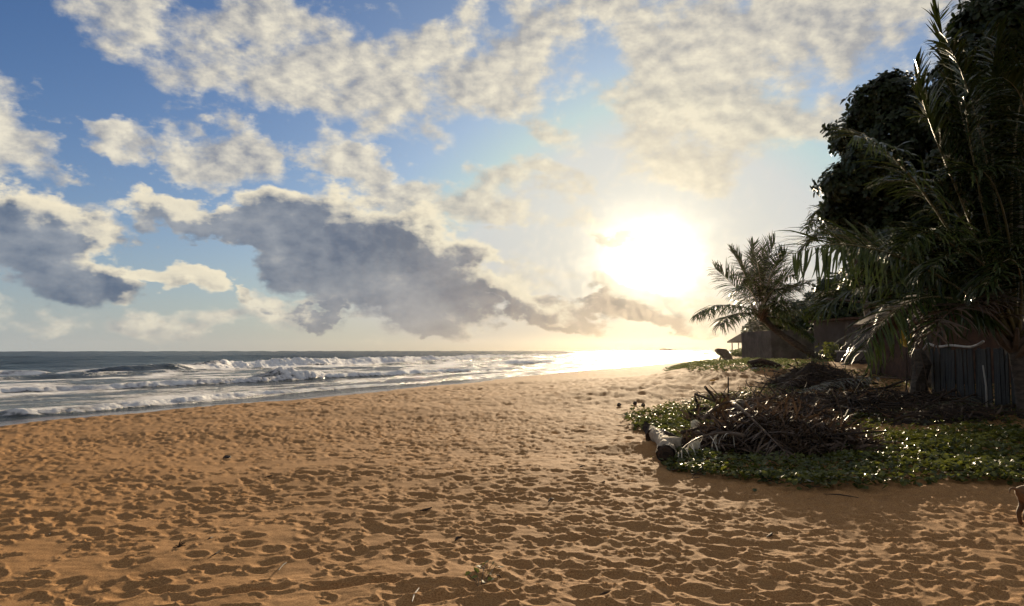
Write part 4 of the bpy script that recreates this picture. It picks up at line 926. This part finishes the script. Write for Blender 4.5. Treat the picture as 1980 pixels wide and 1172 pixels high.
MB().tube([c_(.30, .17, .05), c_(.27, .22, .20), c_(.25, .23, .30)], [.12, .088, .078], 10, .04).build('branch_stub', M_DRIFT, e, a, True)
MB().tube([c_(.25, .235, .31), c_(.248, .236, .325)], [.070, .066], 10, .06).build('stub_end', M_ROT_SHADE, e, a)
MB().tube([c_(.95, .12, .02), c_(1.04, .16, -.02), c_(1.11, .24, -.08), c_(1.13, .34, -.11)], [.135, .12, .08, .015], 9, .14).build('broken_root', M_ROT_SHADE, e, a)
for i, (px, py, sx_, sy2, sz_, lb) in enumerate(((1345, 848, .085, .075, .10, 'pale rounded husk resting highest against the litter heap'), (1333, 862, .14, .05, .055, 'pale elongated husk between the log stub and the heap'),
        (1311, 876, .12, .07, .06, 'pale flat husk lying right beside the log'), (1306, 867, .08, .05, .05, 'smaller pale husk tucked behind the flat one by the log'), (1344, 880, .085, .05, .085, 'round pale husk end facing out below the bleached frond'))):
    c = gp(px, py + 6); V = []; na, nr_ = 10, 7
    for j in range(nr_):
        ph = -math.pi / 2 + math.pi * j / (nr_ - 1)
        for k in range(na):
            an = k * 2 * np.pi / na; q = 1 + .09 * math.sin(3 * an + i) + .05 * rng.normal()
            V.append((c[0] + sx_ * math.cos(ph) * math.cos(an) * q, c[1] + sy2 * math.cos(ph) * math.sin(an) * q, c[2] + (sz_ * .8 if i not in (0, 4) else sz_ + (.18 if i == 0 else .12)) + sz_ * math.sin(ph)))
    tag(MB().add(V, [(j * na + k, j * na + (k + 1) % na, (j + 1) * na + (k + 1) % na, (j + 1) * na + k) for j in range(nr_ - 1) for k in range(na)]).build('coconut_husk', M_HUSK, None, c, True), lb, 'husk', 'pale husks beside the driftwood log')
for i, (px, py) in enumerate(((1197, 786), (1228, 783), (1244, 787))):
    c = gp(px, py); V = [];
    for j in range(6):
        ph = -math.pi / 2 + math.pi * j / 5
        for k in range(8): V.append((c[0] + .062 * math.cos(ph) * math.cos(k * .785) * (1 + .1 * rng.normal()), c[1] + .06 * math.cos(ph) * math.sin(k * .785), c[2] + .05 + .06 * math.sin(ph)))
    tag(MB().add(V, [(j * 8 + k, j * 8 + (k + 1) % 8, j * 8 + 8 + (k + 1) % 8, j * 8 + 8 + k) for j in range(5) for k in range(8)]).build('fallen_coconut', M_NUT, None, c, True), ['leftmost dark coconut on the open sand before the vine tip', 'middle dark coconut on the sand before the vine tip', 'dark coconut nearest the tip of the vines'][i], 'coconut', 'dark coconuts on the open sand')
# ------------------------------------------------------------ litter on the sand
tw = [((425, 1070), (407, 1079), .006, 'thin twig right of the leaf clump at lower left'), ((412, 1043), (398, 1049), .008, 'short dark twig above the leaf clump at lower left'), ((560, 1089), (538, 1106), .006, 'thin slanting twig in the smooth sand left of centre'),
      ((526, 922), (512, 925), .010, 'small dark stick on the sand in line with the dark flat scrap'), ((108, 1029), (94, 1036), .007, 'small dark twig near the left edge'), ((810, 1143), (797, 1167), .005, 'pale straw standing out of the scuffed print at bottom centre'),
      ((1180, 1151), (1160, 1154), .011, 'dark stick at the bottom edge right of centre'), ((1070, 968), (1060, 973), .012, 'dark chip on the sand left of the vine point'), ((893, 1043), (880, 1048), .012, 'small brown bark piece above the vine sprigs'),
      ((1660, 966), (1588, 957), .007, 'long thin dark twig on the sand before the right vines'), ((1493, 1036), (1483, 1041), .013, 'dark chip among the dense prints at right'), ((1170, 934), (1158, 937), .013, 'dark chip left of the driftwood log in the prints'),
      ((835, 985), (812, 990), .010, 'short dark stick lying in the middle of the beach'), ((1130, 903), (1120, 905), .012, 'small dark stick left of the mound by the log'), ((960, 1118), (972, 1124), .006, 'brown dry stem beside the vine sprigs')]
for (p, q, r_, lb) in tw:
    a, b = gp(*p) + [0, 0, .02], gp(*q) + [0, 0, .012]; md = (a + b) / 2 + [0, 0, .004 + .02 * np.linalg.norm(b - a)] + rng.normal(0, .006, 3)
    tag(MB().tube([a, md, b], [r_ * .6, r_, r_ * .5], 5, .1).build('beach_twig', M_TWIG if 'pale' not in lb else M_POLE, None, a), lb, 'twig', 'twigs scattered on the sand')
c = gp(438, 887); V = [(-.05, -.03, .0), (.05, -.035, .0), (.065, .03, .0), (-.04, .04, .0)]; V += [(x * .85, y * .85, .022 + .006 * i) for i, (x, y, z) in enumerate(V)]
tag(MB().add(np.array(V) + c + [0, 0, .012], [(0, 3, 2, 1), (4, 5, 6, 7), (0, 1, 5, 4), (1, 2, 6, 5), (2, 3, 7, 6), (3, 0, 4, 7)]).build('flat_scrap', M_NUT, None, c), 'dark flat scrap lying alone on the sand at left', 'scrap')
c = gp(345, 1060); m = MB()
for k in range(14):
    d = nrm(rng.normal(0, 1, 3) * [1, .7, .4]); m.tube([c + [0, 0, .01], c + d * .03 + [0, 0, .02], c + d * .065 + [0, 0, .012]], [.005, .004, .002], 4)
tag(m.build('weed_clump', M_ROT_SHADE, None, c), 'small dark clump of dry weed on the sand at lower left', 'weed')
def scrap(name, mat, px, py, s_, lb, cat):
    c = gp(px, py); V = []
    for j in range(5):
        for k in range(9): V.append((c[0] + s_ * (j - 2) * .5 + rng.normal(0, s_ * .08), c[1] + s_ * .25 * math.sin(k * .7), c[2] + s_ * .30 + s_ * .26 * math.cos(k * .7) * (1 - .15 * (j - 2) ** 2) + rng.normal(0, s_ * .05)))
    tag(MB().add(V, [(j * 9 + k, j * 9 + (k + 1) % 9, j * 9 + 9 + (k + 1) % 9, j * 9 + 9 + k) for j in range(4) for k in range(9)]).build(name, mat, None, c), lb, cat)
scrap('plastic_scrap', M_PLASTIC, 1563, 934, .075, 'crumpled pale plastic scrap at the near edge of the vines', 'litter')
scrap('yellow_scrap', M_YELLOW, 1378, 737, .10, 'small yellow scrap alone on the sand below the grass', 'litter')
scrap('white_scrap', M_WHITE, 1458, 714, .14, 'white scrap in the grass beside the dark rotten log', 'litter')
scrap('shell', M_WHITE, 757, 1020, .018, 'tiny white shell on the near sand left of the sprigs', 'shell')
c = gp(1596, 873) + [0, 0, .25]; V = [(0, 0, 0), (.10, .0, .03), (.2, .0, .0), (.1, .03, -.02)]
c = at(1505, 832, 12.0)
tag(MB().add([c + np.array(v) for v in ((-.09, 0, .03), (0, -.03, .05), (.0, .04, .03), (.07, -.02, .0), (.07, .03, -.01), (.12, 0, -.04))], [(1, 3, 4, 2)], [(0, 1, 2), (3, 5, 4)]).build('yellow_leaf', M_YELLOW, None, c), 'curled yellow leaf on top of the nearest litter heap', 'leaf')
# ------------------------------------------------------------ the dog at the right edge
M_FUR = material('dog_fur', (.10, .05, .02), (.20, .105, .045), 9, .75, .006, 60); M_FUR2 = material('dog_pale_fur', (.42, .29, .16), (.55, .40, .24), 9, .75, .006, 60)
def build_dog():
    g = gp(1975, 1018); x0, y0, z0 = g; x0 -= .05
    J = {}; E = []
    def v(n, x, y, z, r, par=None): J[n] = (x, y, z, r); E.append((par, n)) if par else None
    v('hip', .13, 0, .37, .082); v('loin', .24, 0, .375, .068, 'hip'); v('rib', .38, 0, .36, .088, 'loin'); v('chest', .50, 0, .37, .085, 'rib'); v('neck', .585, 0, .425, .066, 'chest'); v('poll', .645, 0, .475, .060, 'neck'); v('brow', .705, 0, .475, .052, 'poll'); v('muzzle', .785, 0, .445, .034, 'brow'); v('nose', .825, 0, .44, .024, 'muzzle')
    v('rump', .065, 0, .365, .060, 'hip'); v('t1', .03, .0, .385, .017, 'rump'); v('t2', -.03, -.01, .405, .011, 't1'); v('t3', -.075, -.02, .40, .009, 't2'); v('t4', -.095, -.03, .36, .007, 't3')
    for s_, k in ((-1, 'l'), (1, 'r')):
        o = .05 * (s_ > 0)
        v('th' + k, .10 + o, .055 * s_, .30, .056, 'hip'); v('kn' + k, .135 + o, .062 * s_, .215, .036, 'th' + k); v('hk' + k, .055 + o, .062 * s_, .125, .020, 'kn' + k); v('an' + k, .072 + o, .062 * s_, .045, .017, 'hk' + k); v('pw' + k, .075 + o, .062 * s_, .016, .019, 'an' + k); v('tt' + k, .11 + o, .062 * s_, .012, .016, 'pw' + k)
        v('sh' + k, .50 - o, .055 * s_, .29, .046, 'chest'); v('el' + k, .475 - o, .06 * s_, .20, .029, 'sh' + k); v('wr' + k, .49 - o, .06 * s_, .09, .018, 'el' + k); v('fp' + k, .495 - o, .06 * s_, .018, .020, 'wr' + k); v('ft' + k, .53 - o, .06 * s_, .012, .016, 'fp' + k)
    names = list(J); idx = {n: i for i, n in enumerate(names)}
    me = bpy.data.meshes.new('dog_body'); me.from_pydata([J[n][:3] for n in names], [(idx[a_], idx[b_]) for a_, b_ in E], [])
    e = empty('dog', (x0, y0, z0), 'small brown dog seen from its rump and tail at the right edge', 'dog', rz=R(12))
    e.scale = (.86,) * 3
    o = link('body', me, M_FUR, e); md = o.modifiers.new('skin', 'SKIN'); md.use_smooth_shade = True
    for i, n in enumerate(names): me.skin_vertices[0].data[i].radius = (J[n][3] * (1.28 if n[:2] in ('hk', 'an', 'pw', 'tt', 'el', 'wr', 'fp', 'ft', 'kn') else 1.0),) * 2
    me.skin_vertices[0].data[idx['hip']].use_root = True
    sb = o.modifiers.new('smooth', 'SUBSURF'); sb.levels = sb.render_levels = 2
    for s_ in (-1, 1):
        V = np.array([(.635, .03 * s_, .515), (.685, .035 * s_, .515), (.66, .065 * s_, .505), (.655, .085 * s_, .585)]); MB().add(V, None, [(0, 1, 3), (1, 2, 3), (2, 0, 3), (0, 2, 1)]).build('ear', M_FUR, e)
        MB().add(*tube([(.735, .036 * s_, .493), (.74, .044 * s_, .494)], [.008, .006], 6)).build('eye', M_DARKGLASS, e)
    MB().tube([(.838, 0, .447), (.850, 0, .446)], [.013, .008], 6).build('nose', M_DARKGLASS, e)
build_dog()
# ------------------------------------------------------------ sea-spray haze in the air
top_z = max((o.matrix_world @ Vector(c)).z if False else 0 for o in [so] for c in [(0, 0, 0)])
bpy.context.view_layer.update()
top_z = max((o.matrix_world @ Vector(c)).z for o in SC.objects if o.type == 'MESH' for c in o.bound_box) + .6
hz = MB().box((0, 0, (top_z - 4.6) / 2), (2300, 2300, top_z + 4.6)).build('haze', None); hz['kind'] = 'stuff'
hm = bpy.data.materials.new('sea_spray_haze'); hm.use_nodes = True; t = hm.node_tree; t.nodes.clear()
pv = t.nodes.new('ShaderNodeVolumePrincipled'); pv.inputs['Color'].default_value = (1.0, .90, .74, 1); pv.inputs['Density'].default_value = .00003; pv.inputs['Anisotropy'].default_value = .85
ou = t.nodes.new('ShaderNodeOutputMaterial'); t.links.new(pv.outputs[0], ou.inputs['Volume']); hz.data.materials.append(hm)
